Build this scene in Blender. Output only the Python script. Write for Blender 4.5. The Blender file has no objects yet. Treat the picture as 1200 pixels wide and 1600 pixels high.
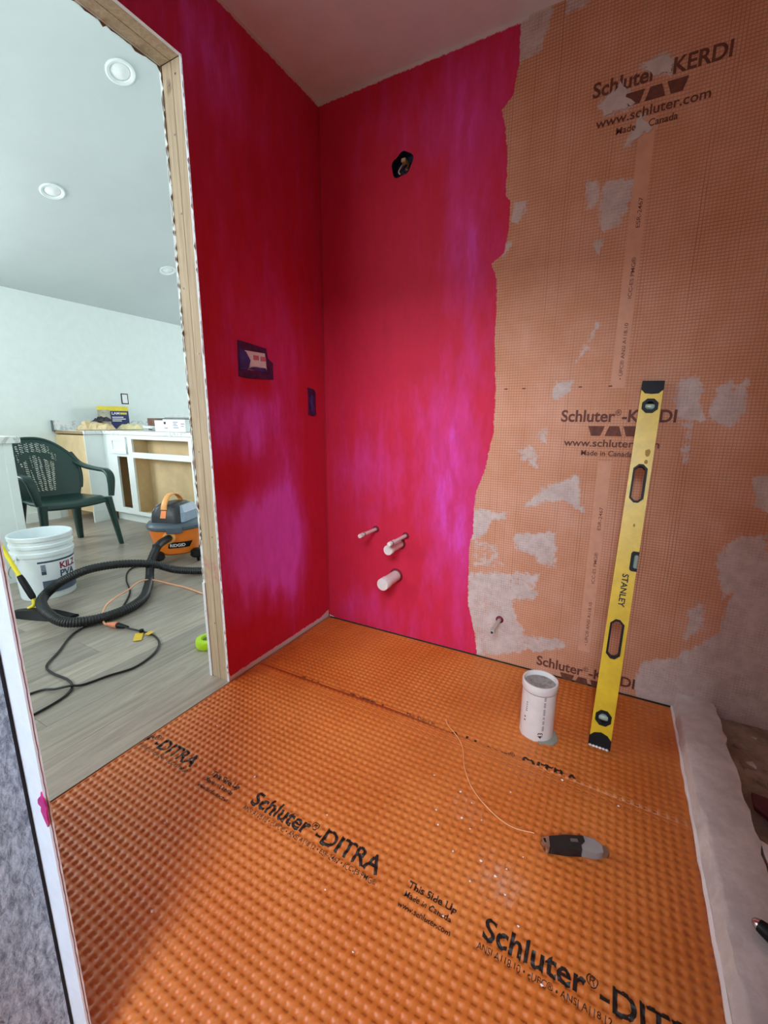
import bpy, bmesh, math, random
import numpy as np
from mathutils import Vector, Matrix
random.seed(7); rng = np.random.default_rng(7)
sc = bpy.context.scene
COL = sc.collection
PI = math.pi

# ------------------------------------------------------------------ camera, world, lights, exposure
def make_camera():
    f, yaw, pitch, roll = 667.97, -0.4926, 0.2098, 0.0069
    cy, sy = math.cos(yaw), math.sin(yaw)
    fw = Vector((sy*math.cos(pitch), cy*math.cos(pitch), -math.sin(pitch)))
    r = Vector((cy, -sy, 0)); u = r.cross(fw)
    r2 = math.cos(roll)*r + math.sin(roll)*u; u2 = -math.sin(roll)*r + math.cos(roll)*u
    cam = bpy.data.cameras.new('camera'); o = bpy.data.objects.new('camera', cam); COL.objects.link(o)
    m = Matrix.Identity(4)
    for i in range(3):
        m[i][0], m[i][1], m[i][2] = r2[i], u2[i], -fw[i]
    m.translation = (1.3182, -1.8141, 1.0690)
    o.matrix_world = m
    cam.sensor_fit = 'HORIZONTAL'; cam.sensor_width = 36.0; cam.lens = f*36.0/1200.0
    cam.clip_start = 0.02; cam.clip_end = 100
    sc.camera = o
make_camera()

w = bpy.data.worlds.new('sky'); sc.world = w; w.use_nodes = True
bg = w.node_tree.nodes['Background']; bg.inputs[0].default_value = (0.80, 0.90, 1.0, 1); bg.inputs[1].default_value = 1.0

def window_light(name, loc, rot, sx, sy, power, col):
    l = bpy.data.lights.new(name, 'AREA'); l.shape = 'RECTANGLE'; l.size = sx; l.size_y = sy
    l.energy = power; l.color = col
    o = bpy.data.objects.new(name, l); COL.objects.link(o); o.location = loc; o.rotation_euler = rot
    return o
# daylight entering by the kitchen's glazed door and the hall window behind the camera
window_light('kitchen_daylight', (-1.55, -3.46, 2.10), (PI/2, 0, 0), 2.1, 1.25, 50, (0.93, 0.98, 1.0))
window_light('kitchen_end_added_fill', (-1.6, 4.06, 1.55), (-PI/2, 0, 0), 1.9, 1.2, 42, (0.93, 0.98, 1.0))  # added fill lamp for the kitchen, with an unseen end window made for it
window_light('kitchen_side_added_light', (-3.96, -1.75, 1.62), (0, -PI/2, 0), 1.05, 2.0, 98, (0.93, 0.98, 1.0))  # added lamp at an unseen far-wall window, grazes the bathroom floor through the doorway
window_light('hall_daylight', (1.82, -4.46, 3.12), (PI/2, 0, 0), 1.5, 0.95, 200, (0.72, 0.86, 1.0))

vs = sc.view_settings
vs.view_transform = 'Standard'; vs.look = 'None'; vs.gamma = 1.0; vs.use_curve_mapping = False
vs.exposure = 0.18
try:
    sc.cycles.use_denoising = True
    sc.cycles.max_bounces = 10; sc.cycles.diffuse_bounces = 6; sc.cycles.glossy_bounces = 4
    sc.cycles.sample_clamp_indirect = 6.0
    sc.cycles.caustics_reflective = False; sc.cycles.caustics_refractive = False
except Exception:
    pass

# ------------------------------------------------------------------ materials
def lin(c):
    if isinstance(c, str):
        c = c.lstrip('#'); c = [int(c[i:i+2], 16)/255 for i in (0, 2, 4)]
    return [x/12.92 if x <= .04045 else ((x+.055)/1.055)**2.4 for x in c] + [1.0]
class NT:
    def __init__(s, name):
        s.m = bpy.data.materials.new(name); s.m.use_nodes = True
        s.t = s.m.node_tree; s.n = s.t.nodes; s.b = s.n['Principled BSDF']
    def node(s, typ, **kw):
        n = s.n.new(typ)
        for k, v in kw.items(): setattr(n, k, v)
        return n
    def put(s, sock, v):
        if hasattr(v, 'is_output'): s.t.links.new(v, sock)
        elif v is not None:
            try: sock.default_value = v
            except Exception: sock.default_value = (v, v, v)
    def math(s, op, a, b=None, c=None, clamp=False):
        n = s.node('ShaderNodeMath', operation=op); n.use_clamp = clamp
        s.put(n.inputs[0], a); s.put(n.inputs[1], b); s.put(n.inputs[2], c)
        return n.outputs[0]
    def mix(s, f, a, b):
        n = s.node('ShaderNodeMix', data_type='RGBA'); n.clamp_factor = True
        s.put(n.inputs[0], f); s.put(n.inputs[6], a); s.put(n.inputs[7], b)
        return n.outputs[2]
    def coord(s):
        return s.node('ShaderNodeTexCoord').outputs['Object']
    def pos(s, scale=(1, 1, 1), rot=(0, 0, 0)):
        mp = s.node('ShaderNodeMapping'); s.put(mp.inputs[0], s.coord())
        mp.inputs['Scale'].default_value = scale; mp.inputs['Rotation'].default_value = rot
        return mp.outputs[0]
    def noise(s, scale, detail=3, rough=.5, vec=None, dist=0):
        n = s.node('ShaderNodeTexNoise'); s.put(n.inputs['Vector'], vec if vec is not None else s.coord())
        n.inputs['Scale'].default_value = scale; n.inputs['Detail'].default_value = detail
        n.inputs['Roughness'].default_value = rough; n.inputs['Distortion'].default_value = dist
        return n.outputs[0]
    def attr(s, name):
        return s.node('ShaderNodeAttribute', attribute_name=name).outputs['Fac']
    def sstep(s, v, lo, hi):
        n = s.node('ShaderNodeMapRange', interpolation_type='SMOOTHSTEP'); s.put(n.inputs[0], v)
        s.put(n.inputs[1], lo); s.put(n.inputs[2], hi); n.inputs[3].default_value = 0; n.inputs[4].default_value = 1
        return n.outputs[0]
    def bump(s, h, strength, dist=.002):
        n = s.node('ShaderNodeBump'); s.put(n.inputs['Height'], h); n.inputs['Strength'].default_value = strength
        n.inputs['Distance'].default_value = dist
        s.t.links.new(n.outputs[0], s.b.inputs['Normal'])
    def out(s, col=None, rough=None, metal=None, spec=None):
        s.put(s.b.inputs['Base Color'], col); s.put(s.b.inputs['Roughness'], rough)
        s.put(s.b.inputs['Metallic'], metal)
        if spec is not None: s.put(s.b.inputs['Specular IOR Level'], spec)
        return s.m
MATS = {}
def mat(name, col, rough=.5, metal=0.0, var=.08, scale=12, bump=0, bscale=80, spec=None):
    if name in MATS: return MATS[name]
    k = NT(name); c = lin(col)
    nz = k.noise(scale, 4, .6)
    dark = [x*(1-var) for x in c[:3]]+[1]; lite = [min(1, x*(1+var)) for x in c[:3]]+[1]
    cc = k.mix(k.sstep(nz, .3, .7), dark, lite)
    if bump: k.bump(k.noise(bscale, 3), bump)
    MATS[name] = k.out(cc, rough, metal, spec); return MATS[name]

def wall_material():
    k = NT('waterproofed_wall')
    paint, mud, wet = k.attr('paint'), k.attr('mud'), k.attr('wet')
    sep = k.node('ShaderNodeSeparateXYZ'); k.put(sep.inputs[0], k.coord())
    X, Z = sep.outputs[0], sep.outputs[2]
    # fleece membrane with woven grid
    wob = k.math('MULTIPLY', k.math('SUBTRACT', k.noise(3.0, 2), .5), .012)
    def line(v, per, wd):
        fr = k.math('FRACT', k.math('DIVIDE', k.math('ADD', v, wob), per))
        d = k.math('ABSOLUTE', k.math('SUBTRACT', fr, .5))
        return k.math('SUBTRACT', 1.0, k.sstep(d, wd*.45, wd*1.5))
    gx = line(X, .0102, .125); gz = line(Z, .0102, .125)
    strength = k.math('MULTIPLY_ADD', k.noise(2.2, 3, .6, k.pos((1, 1, .5))), .9, .10)
    streak = k.math('MULTIPLY_ADD', k.sstep(k.noise(40, 1, .5, k.pos((1, 1, .02))), .5, .75), .55, .55)
    gx = k.math('MULTIPLY', gx, streak)
    grid = k.math('MULTIPLY', k.math('MAXIMUM', gx, k.math('MULTIPLY', gz, .8)), strength, clamp=True)
    fl = k.sstep(k.noise(5, 5, .65), .3, .75)
    kerdi = k.mix(fl, lin('#d0926f'), lin('#dea68a'))
    kerdi = k.mix(grid, kerdi, lin('#7a4630'))
    # skim coat smears
    mnoise = k.noise(38, 6, .72, None, .6); mn2 = k.noise(9, 4, .6)
    mv = k.math('ADD', mud, k.math('MULTIPLY', k.math('SUBTRACT', mnoise, .5), 1.15))
    mv = k.math('ADD', mv, k.math('MULTIPLY', k.math('SUBTRACT', mn2, .5), .8))
    mm = k.math('MULTIPLY', k.sstep(mv, .44, .66), .92)
    gshow = k.math('MULTIPLY', grid, k.math('MULTIPLY', k.sstep(k.noise(13, 4, .7), .42, .60), .75))
    mcol = k.mix(gshow, k.mix(k.sstep(k.noise(22, 5, .7), .3, .7), lin('#bdaaa2'), lin('#d3c3bc')), lin('#8f6552'))
    # red/pink waterproofing paint (pink where still damp, red where dry)
    br = k.noise(7, 5, .65, k.pos((1.6, 1.6, .45)))
    wv = k.math('ADD', wet, k.math('MULTIPLY', k.math('SUBTRACT', br, .5), .85))
    pcol = k.mix(k.sstep(wv, .22, .62), lin('#cc2a46'), lin('#d43c82'))
    pcol = k.mix(k.sstep(wv, .52, .88), pcol, lin('#ea62e6'))
    tk = k.sstep(k.noise(24, 5, .7, k.pos((1, 1, .35))), .35, .8)
    pcol = k.mix(k.math('MULTIPLY', tk, .22), pcol, lin('#8c1530'))
    pe = k.math('ADD', paint, k.math('MULTIPLY', k.math('SUBTRACT', k.noise(30, 4, .65, k.pos((1, 1, 1.8))), .5), .32))
    pm = k.sstep(pe, .47, .53)
    base = k.mix(k.math('MULTIPLY', mm, k.math('SUBTRACT', 1.0, pm)), kerdi, mcol)
    base = k.mix(pm, base, pcol)
    over = k.attr('bare')
    ov = k.math('ADD', over, k.math('MULTIPLY', k.math('SUBTRACT', k.noise(60, 4, .7), .5), .5))
    base = k.mix(k.sstep(ov, .46, .6), base, lin('#d9cdcb'))
    rough = k.math('MULTIPLY_ADD', pm, -.12, .68)
    h = k.math('ADD', k.math('MULTIPLY', k.math('SUBTRACT', 1.0, pm), k.math('MULTIPLY', k.math('MAXIMUM', gx, gz), -.5)),
               k.math('ADD', k.math('MULTIPLY', mm, .6), k.math('MULTIPLY', k.noise(26, 4, .6, k.pos((1, 1, .5))), k.math('MULTIPLY', pm, .9))))
    k.bump(h, .35, .0025)
    return k.out(base, rough, 0, .15)
M_WALL = wall_material()

def membrane_material():
    k = NT('orange_waffle_membrane')
    c = k.mix(k.sstep(k.noise(3.5, 4), .3, .7), lin('#c06322'), lin('#cc7230'))
    dust = k.attr('dust')
    dv = k.math('ADD', dust, k.math('MULTIPLY', k.math('SUBTRACT', k.noise(45, 6, .75), .5), .9))
    c = k.mix(k.math('MULTIPLY', k.sstep(dv, .55, .95), .55), c, lin('#c9a28c'))
    sp = k.sstep(k.noise(150, 1, .5), .80, .84)
    c = k.mix(k.math('MULTIPLY', sp, .6), c, lin('#e8c9b0'))
    return k.out(c, .42, 0, .6)
M_MEMB = membrane_material()

def lumber_material():
    k = NT('raw_lumber')
    v = k.pos((60, 60, 3))
    n = k.noise(1.2, 5, .6, v, .8); kn = k.noise(5, 2, .5, k.pos((3, 3, 1.2)))
    c = k.mix(k.sstep(n, .3, .75), lin('#ab987e'), lin('#c8b698'))
    c = k.mix(k.math('MULTIPLY', k.sstep(kn, .66, .74), .6), c, lin('#6f5540'))
    st = k.attr('stain')
    sv = k.math('ADD', st, k.math('MULTIPLY', k.math('SUBTRACT', k.noise(22, 5, .7), .5), .8))
    c = k.mix(k.math('MULTIPLY', k.sstep(sv, .5, .85), .7), c, lin('#b2596c'))
    k.bump(n, .2, .001)
    return k.out(c, .75)
M_LUM = lumber_material()

def plank_material():
    k = NT('grey_oak_vinyl_plank')
    inf = k.node('ShaderNodeObjectInfo').outputs['Random']
    n = k.noise(1.0, 6, .65, k.pos((26, 2.2, 4)), 1.2)
    n2 = k.noise(1.0, 3, .5, k.pos((5, .8, 4)), .6)
    c = k.mix(k.sstep(n, .25, .75), lin('#887f74'), lin('#aea599'))
    c = k.mix(k.math('MULTIPLY', k.sstep(n2, .45, .75), .45), c, lin('#6b645c'))
    tone = k.mix(inf, (.80, .80, .80, 1), (1.12, 1.10, 1.08, 1))
    m = k.node('ShaderNodeMix', data_type='RGBA', blend_type='MULTIPLY'); m.inputs[0].default_value = 1
    k.put(m.inputs[6], c); k.put(m.inputs[7], tone)
    k.bump(n, .12, .001)
    return k.out(m.outputs[2], .36, 0, .5)
M_PLANK = plank_material()

def silver_material():
    k = NT('silvery_textured_wall_face')
    v = k.pos((60, 110, 40), (.8, 0, 0))
    n = k.noise(1.0, 6, .8, v, .4); n2 = k.noise(2.6, 5, .7, v, .3)
    c = k.mix(k.sstep(n, .3, .7), lin('#666e7c'), lin('#e2ebf8'))
    k.bump(k.math('ADD', n, k.math('MULTIPLY', n2, .7)), 1.0, .012)
    return k.out(c, .25, .15, .8)
M_SILVER = silver_material()

def marble_material():
    k = NT('marble_laminate')
    n = k.noise(4, 6, .6, None, 1.5)
    vein = k.math('SUBTRACT', 1.0, k.sstep(k.math('ABSOLUTE', k.math('SUBTRACT', n, .5)), 0.0, .035))
    c = k.mix(k.math('MULTIPLY', vein, .6), lin('#e2e4e3'), lin('#8d9396'))
    return k.out(c, .3)
M_MARBLE = marble_material()

def mud_material(name, a, b, bump=.5):
    k = NT(name)
    n = k.noise(9, 6, .7); n2 = k.noise(40, 5, .7)
    c = k.mix(k.sstep(n, .35, .65), lin(a), lin(b))
    k.bump(k.math('ADD', n, k.math('MULTIPLY', n2, .4)), bump, .006)
    return k.out(c, .85)
M_MUD = mud_material('grey_thinset', '#bcb2ac', '#d6ccc6')
M_DIRT = mud_material('brown_rubble_dirt', '#84705e', '#a8937e', .9)

M_INK = mat('black_print', '#1a0f0a', .6, var=.3, scale=150)
M_INK_BROWN = mat('brown_print', '#6b3a2a', .7, var=.25, scale=60)
M_WHITE = mat('white_wall_paint', '#dfe8e6', .65, var=.02)
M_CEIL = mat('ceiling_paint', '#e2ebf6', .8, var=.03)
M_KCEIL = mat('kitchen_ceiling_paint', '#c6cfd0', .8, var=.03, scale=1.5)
M_CAB = mat('white_cabinet_paint', '#e4eceb', .4, var=.02)
M_PLY = mat('tan_plywood', '#cdb58c', .7, var=.1, scale=5)
M_DRYWALL = mat('drywall_edge', '#dfe3ea', .8, var=.06, scale=60, bump=.4)
M_PVC = mat('white_pvc', '#ddd4cf', .35, var=.05, scale=20)
M_BLACK = mat('black_plastic', '#0e0e10', .5, var=.15, spec=.25)
M_RUBBER = mat('black_rubber_hose', '#121316', .45, var=.15)
M_SUB = mat('subfloor', '#4a3a30', .9, var=.15)
M_GREEN = mat('dark_green_resin', '#173832', .35, var=.06)
M_BUCKET = mat('white_pail_plastic', '#e3edf1', .35, var=.02)
M_YEL = mat('yellow_paint', '#e0b81c', .38, var=.08, scale=30)
M_YELB = mat('yellow_handle', '#ecd92e', .35, var=.05)
M_VORANGE = mat('orange_vacuum_plastic', '#e87a26', .35, var=.04)
M_VGREY = mat('slate_grey_plastic', '#4d5864', .4, var=.05)
M_VLIGHT = mat('blue_grey_plastic', '#8a99ad', .4, var=.05)
M_CHROME = mat('chrome', '#b9b9bc', .2, 1.0, var=.05)
M_STEEL = mat('dull_steel', '#8e8a88', .4, .8, var=.1)
M_TAPE = mat('blue_painters_tape', '#3c3f86', .5, var=.35, scale=25, bump=.6, bscale=60)
M_TAPE_D = mat('purple_stained_tape', '#43204f', .5, var=.4, scale=40, bump=.8, bscale=70)
M_DARK = mat('dark_void', '#15161c', .7, var=.3)
M_NAVYBOX = mat('navy_junction_box', '#22304a', .5, var=.2)
M_OUT = mat('white_outlet', '#e6e6e8', .35, var=.02)

# ------------------------------------------------------------------ mesh helpers
class MB:
    def __init__(s): s.v = []; s.f = []
    def add(s, v, f):
        k = len(s.v); s.v += [tuple(p) for p in v]; s.f += [tuple(i+k for i in q) for q in f]; return s
    def box(s, a, b, m=None):
        x0, y0, z0 = a; x1, y1, z1 = b
        v = [(x0,y0,z0),(x1,y0,z0),(x1,y1,z0),(x0,y1,z0),(x0,y0,z1),(x1,y0,z1),(x1,y1,z1),(x0,y1,z1)]
        if m is not None: v = [m @ Vector(p) for p in v]
        return s.add(v, [(0,3,2,1),(4,5,6,7),(0,1,5,4),(1,2,6,5),(2,3,7,6),(3,0,4,7)])
    def loft(s, rings, cap=True, close=True):
        n = len(rings[0]); v = [p for r in rings for p in r]; f = []
        for i in range(len(rings)-1):
            for j in range(n if close else n-1):
                a = i*n+j; b = i*n+(j+1) % n
                f.append((a, b, b+n, a+n))
        if cap: f.append(tuple(range(n-1, -1, -1))); f.append(tuple(range((len(rings)-1)*n, len(rings)*n)))
        return s.add(v, f)
    def lathe(s, prof, n=32, c=(0, 0), cap=True, m=None):
        rings = []
        for r, z in prof:
            ring = [Vector((c[0]+r*math.cos(2*PI*i/n), c[1]+r*math.sin(2*PI*i/n), z)) for i in range(n)]
            if m is not None: ring = [m @ p for p in ring]
            rings.append(ring)
        return s.loft(rings, cap)
    def tube(s, path, rad, n=10, cap=True):
        path = [Vector(p) for p in path]
        rr = rad if callable(rad) else (lambda i: rad)
        rings = []; up = Vector((0, 0, 1)); prev = None
        for i, p in enumerate(path):
            t = (path[min(i+1, len(path)-1)] - path[max(i-1, 0)]).normalized()
            if prev is None:
                a = up if abs(t.z) < .9 else Vector((1, 0, 0)); u = t.cross(a).normalized()
            else:
                u = (prev - t*prev.dot(t)).normalized()
            prev = u; vv = t.cross(u); r = rr(i)
            rings.append([p + (u*math.cos(2*PI*k/n) + vv*math.sin(2*PI*k/n))*r for k in range(n)])
        return s.loft(rings, cap)
    def ribbon(s, path, wid, thk, side, cap=True):
        """rounded-rectangle section swept along path; side = vector giving the width direction"""
        path = [Vector(p) for p in path]; rings = []
        for i, p in enumerate(path):
            t = (path[min(i+1, len(path)-1)] - path[max(i-1, 0)]).normalized()
            sd = Vector(side); sd = (sd - t*sd.dot(t)).normalized(); nn = t.cross(sd)
            w_ = wid(i/(len(path)-1)) if callable(wid) else wid; h_ = thk(i/(len(path)-1)) if callable(thk) else thk
            a, b = w_/2, h_/2; c = min(a, b)*.45
            pts = [(a-c, b), (-a+c, b), (-a, b-c), (-a, -b+c), (-a+c, -b), (a-c, -b), (a, -b+c), (a, b-c)]
            rings.append([p + sd*x + nn*y for x, y in pts])
        return s.loft(rings, cap)
    def mesh(s, name):
        me = bpy.data.meshes.new(name); me.from_pydata(s.v, [], s.f); me.validate(); me.update()
        bm = bmesh.new(); bm.from_mesh(me); bmesh.ops.recalc_face_normals(bm, faces=bm.faces); bm.to_mesh(me); bm.free()
        return me
def link(o, parent=None):
    COL.objects.link(o)
    if parent is not None: o.parent = parent
    return o
def obj(name, src, m, parent=None, smooth=None, bevel=0, loc=None, rot=None):
    me = src.mesh(name) if isinstance(src, MB) else src
    me.materials.clear(); me.materials.append(m)
    o = link(bpy.data.objects.new(name, me), parent)
    if smooth is not None:
        me.shade_smooth()
        try: me.set_sharp_from_angle(angle=smooth)
        except Exception: pass
    if bevel:
        b = o.modifiers.new('bevel', 'BEVEL'); b.width = bevel; b.segments = 2; b.limit_method = 'ANGLE'
    if loc is not None: o.location = loc
    if rot is not None: o.rotation_euler = rot
    return o
def tag(o, label=None, cat=None, group=None, kind=None):
    if label: o['label'] = label
    if cat: o['category'] = cat
    if group: o['group'] = group
    if kind: o['kind'] = kind
    return o
def thing(name, label, cat, loc=(0, 0, 0), rot=(0, 0, 0), group=None, kind=None):
    o = bpy.data.objects.new(name, None); COL.objects.link(o); o.location = loc; o.rotation_euler = rot
    o.empty_display_size = .05
    return tag(o, label, cat, group, kind)
def struct(name, label, cat=None):
    o = bpy.data.objects.new(name, None); COL.objects.link(o); o.empty_display_size = .05
    return tag(o, label, cat, kind='structure')
def box(name, a, b, m, parent=None, bevel=0):
    return obj(name, MB().box(a, b), m, parent, bevel=bevel)
def spline(pts, n=8):
    P = [Vector(p) for p in pts]; P = [P[0]*2-P[1]] + P + [P[-1]*2-P[-2]]; out = []
    for i in range(1, len(P)-2):
        for k in range(n):
            t = k/n; a, b, c, d = P[i-1], P[i], P[i+1], P[i+2]
            out.append(.5*((2*b)+(c-a)*t+(2*a-5*b+4*c-d)*t*t+(3*b-a-3*c+d)*t**3))
    out.append(P[-2]); return out
def curve_to_mesh(cu, name):
    o = bpy.data.objects.new('tmp_curve', cu); COL.objects.link(o)
    dg = bpy.context.evaluated_depsgraph_get(); dg.update()
    me = bpy.data.meshes.new_from_object(o.evaluated_get(dg)); me.name = name
    bpy.data.objects.remove(o); bpy.data.curves.remove(cu); return me
def poly2d(name, loops, depth, M=None):
    """flat plate with holes: loops in local xy, extruded +-depth/2 in z, then moved by M"""
    cu = bpy.data.curves.new(name, 'CURVE'); cu.dimensions = '2D'; cu.fill_mode = 'BOTH'; cu.extrude = depth/2
    for lp in loops:
        sp = cu.splines.new('POLY'); sp.points.add(len(lp)-1); sp.use_cyclic_u = True
        for i, (x, y) in enumerate(lp): sp.points[i].co = (x, y, 0, 1)
    me = curve_to_mesh(cu, name)
    if M is not None: me.transform(M)
    return me
def raw_text(name, s, bold):
    cu = bpy.data.curves.new(name, 'FONT'); cu.body = s; cu.size = 1.0; cu.offset = bold; cu.resolution_u = 4
    return curve_to_mesh(cu, name)
def x_end(s):
    me = raw_text('measure', s+'|', 0); e = max(v.co.x for v in me.vertices); bpy.data.meshes.remove(me); return e
def text_mesh(name, s, width=None, height=None, bold=0.0, align='LEFT'):
    """flat text, baseline at y=0, starting at x=0, scaled to width and to cap height"""
    me = raw_text(name, s, bold)
    capt = max(v.co.y for v in me.vertices)
    if '®' in s and bold > .008:
        # the small ring of the registered mark would fill in: take it from the thin weight, smaller and raised
        k = s.index('®'); o0 = x_end(''); a, b = x_end(s[:k])-o0, x_end(s[:k+1])-o0
        bm = bmesh.new(); bm.from_mesh(me)
        bmesh.ops.delete(bm, geom=[f for f in bm.faces if a < f.calc_center_median().x < b], context='FACES'); bm.to_mesh(me); bm.free()
        th = raw_text('thin', '®', .004); xs = [v.co.x for v in th.vertices]; ys = [v.co.y for v in th.vertices]
        sc_r = .36/(max(ys)-min(ys)); capt = max(v.co.y for v in me.vertices)
        gap = (b-a)-((max(xs)-min(xs))*sc_r+.05)
        for v in me.vertices:
            if v.co.x > b-.03: v.co.x -= gap
        for v in th.vertices: v.co = ((v.co.x-min(xs))*sc_r+a+.02, (v.co.y-max(ys))*sc_r+capt, 0)
        bm = bmesh.new(); bm.from_mesh(me); bm.from_mesh(th); bm.to_mesh(me); bm.free(); bpy.data.meshes.remove(th)
    co = np.zeros(len(me.vertices)*3); me.vertices.foreach_get('co', co); co = co.reshape(-1, 3)
    x0, x1 = co[:, 0].min(), co[:, 0].max()
    sx = width/(x1-x0) if width else height/capt
    sy = height/capt if height else sx
    co[:, 0] = (co[:, 0]-x0)*sx; co[:, 1] *= sy
    if align == 'CENTER': co[:, 0] -= (x1-x0)*sx/2
    me.vertices.foreach_set('co', co.ravel()); me.update(); return me
def deform(me, fn):
    for v in me.vertices: v.co = fn(v.co)
    me.update(); return me
# face -y (back wall), face +x (left wall style)
def M_back(x, y, z): return Matrix(((1,0,0,x),(0,0,-1,y),(0,1,0,z),(0,0,0,1)))      # local xy -> world xz, local +z -> -y
def M_left(x, y, z): return Matrix(((0,0,1,x),(1,0,0,y),(0,1,0,z),(0,0,0,1)))      # local xy -> world yz, local +z -> +x
def blob(n, rx, ry, jag=.2, seed=0):
    r = random.Random(seed)
    return [((1+r.uniform(-jag, jag))*rx*math.cos(2*PI*i/n), (1+r.uniform(-jag, jag))*ry*math.sin(2*PI*i/n)) for i in range(n)]

# value noise on arrays for painted fields
def sdf_poly(px, py, poly):
    d = np.full(px.shape, 1e9); inside = np.zeros(px.shape, bool); n = len(poly)
    for i in range(n):
        ax, ay = poly[i]; bx, by = poly[(i+1) % n]; ex, ey = bx-ax, by-ay
        t = np.clip(((px-ax)*ex+(py-ay)*ey)/(ex*ex+ey*ey+1e-12), 0, 1)
        d = np.minimum(d, np.hypot(px-ax-t*ex, py-ay-t*ey))
        c = ((ay > py) != (by > py)) & (px < ex*(py-ay)/(by-ay+1e-12)+ax); inside ^= c
    return np.where(inside, -d, d)
def gauss(px, py, c, r): return np.exp(-(((px-c[0])/r[0])**2+((py-c[1])/r[1])**2))
def set_attr(me, name, arr):
    a = me.attributes.new(name, 'FLOAT', 'POINT'); a.data.foreach_set('value', np.ascontiguousarray(arr, dtype=np.float32))

# ------------------------------------------------------------------ SETTING: floors
H = 2.44; WT = .11; JY = -.711; NJY = -1.53; HEAD = 2.18
floor = struct('floor', 'floor of grey oak vinyl planks and bare subfloor', 'floor')
box('subfloor', (-4.0, -3.5, -.12), (2.7, 4.1, -.012), M_SUB, floor)
box('hall_flooring', (0, -4.5, -.012), (2.7, -2.0, 0), M_PLANK, floor)
# vinyl planks running along y, one object each
pw, pl = .178, 1.22
base_plank = None
xi = 0; px = 0.0
while px > -4.0:
    x1 = px; x0 = max(px-pw, -4.0)
    y = -3.5 - random.uniform(0, pl)
    while y < 2.4:
        a, b = max(y, -3.5), min(y+pl, 2.4)
        if b-a > .02:
            me = MB().box((0, 0, -.011), (x1-x0-.0012, b-a-.0012, 0)).mesh('plank')
            o = obj('plank', me, M_PLANK, floor, loc=(x0+.0006, a+.0006, random.uniform(-.0003, 0)))
        y += pl
    px -= pw
box('far_flooring', (-4.0, 2.4, -.012), (-WT, 4.1, 0), M_PLANK, floor)

# ------------------------------------------------------------------ orange waffle membrane (two sheets)
Q = .0218; RW = .0086; SL = .0021; DEP = .0036; X0M, X1M = .006, 1.606
def cell_axis(a, b, off):
    out = []; i0 = math.floor((a-off)/Q)-1; i1 = math.ceil((b-off)/Q)+1
    for i in range(i0, i1):
        for d, h in ((0, 0), (RW, 0), (RW+SL, 1), (Q-SL, 1)):
            v = off+i*Q+d
            if a < v < b: out.append((v, h))
    return [(a, 0)] + out + [(b, 0)]
def h_axis(v, off):
    t = (v-off) % Q
    if t < RW: return 0.
    if t < RW+SL: return (t-RW)/SL
    if t < Q-SL: return 1.
    return (Q-t)/SL
def membrane(ya, yb, off, zlift, edge=None):
    xs = cell_axis(X0M, X1M, off[0]); ys = cell_axis(ya, yb, off[1])
    xv = np.array([x for x, h in xs]); xh = np.array([h for x, h in xs]); yv = np.array([y for y, h in ys]); yh = np.array([h for y, h in ys])
    XX, YY = np.meshgrid(xv, yv); HH = np.minimum.outer(yh, xh)
    ZZ = zlift - DEP*HH
    ZZ = ZZ + .0012*np.sin(XX*7.1+1)*np.sin(YY*5.3)
    if edge is not None:
        YY[-1, :] = edge(XX[-1, :]); ZZ[-1, :] += .0
    nx, ny = len(xv), len(yv)
    V = np.stack([XX, YY, ZZ], -1).reshape(-1, 3)
    # hem round the outside so that the sheet has thickness
    idx = np.arange(nx*ny).reshape(ny, nx)
    F = np.stack([idx[:-1, :-1], idx[:-1, 1:], idx[1:, 1:], idx[1:, :-1]], -1).reshape(-1, 4)
    rim = np.concatenate([idx[0, :], idx[1:, -1], idx[-1, -2::-1], idx[-2:0:-1, 0]])
    low = V[rim].copy(); low[:, 2] = zlift-.0045
    k = len(V); n = len(rim); V = np.vstack([V, low])
    S = np.stack([rim, k+np.arange(n), k+(np.arange(n)+1) % n, np.roll(rim, -1)], -1)
    F = np.vstack([F, S])
    me = bpy.data.meshes.new('floor_membrane')
    me.vertices.add(len(V)); me.vertices.foreach_set('co', V.ravel())
    me.loops.add(F.size); me.loops.foreach_set('vertex_index', F.ravel().astype(np.int32))
    me.polygons.add(len(F)); me.polygons.foreach_set('loop_start', np.arange(0, F.size, 4, dtype=np.int32))
    me.update(calc_edges=True); me.validate()
    x, y = V[:, 0], V[:, 1]
    d = .62*gauss(x, y, (1.05, -.80), (.12, .10))+.5*gauss(x, y, (1.20, -.95), (.12, .10))+.35*gauss(x, y, (1.1, -1.05), (.25, .15))
    d += .35*gauss(x, y, (.12, -1.06), (.1, .05)) + .3*gauss(x, y, (.3, -.03), (.3, .02))
    set_attr(me, 'dust', d)
    return me
def seam(x): return -.537-.045*np.clip((np.asarray(x)-.7)/.9, 0, 1)
OFF_N = (.0, -1.70); OFF_F = (.004, -.011)
far_sheet = obj('floor_membrane', membrane(-.60, -.013, OFF_F, -.0006), M_MEMB)
tag(far_sheet, 'farther orange waffle membrane sheet running along the back wall', 'membrane', 'orange floor membrane sheets')
near_sheet = obj('floor_membrane', membrane(-1.98, -.552, OFF_N, 0.0, seam), M_MEMB)
tag(near_sheet, 'nearer orange waffle membrane sheet with large black print', 'membrane', 'orange floor membrane sheets')

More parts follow.
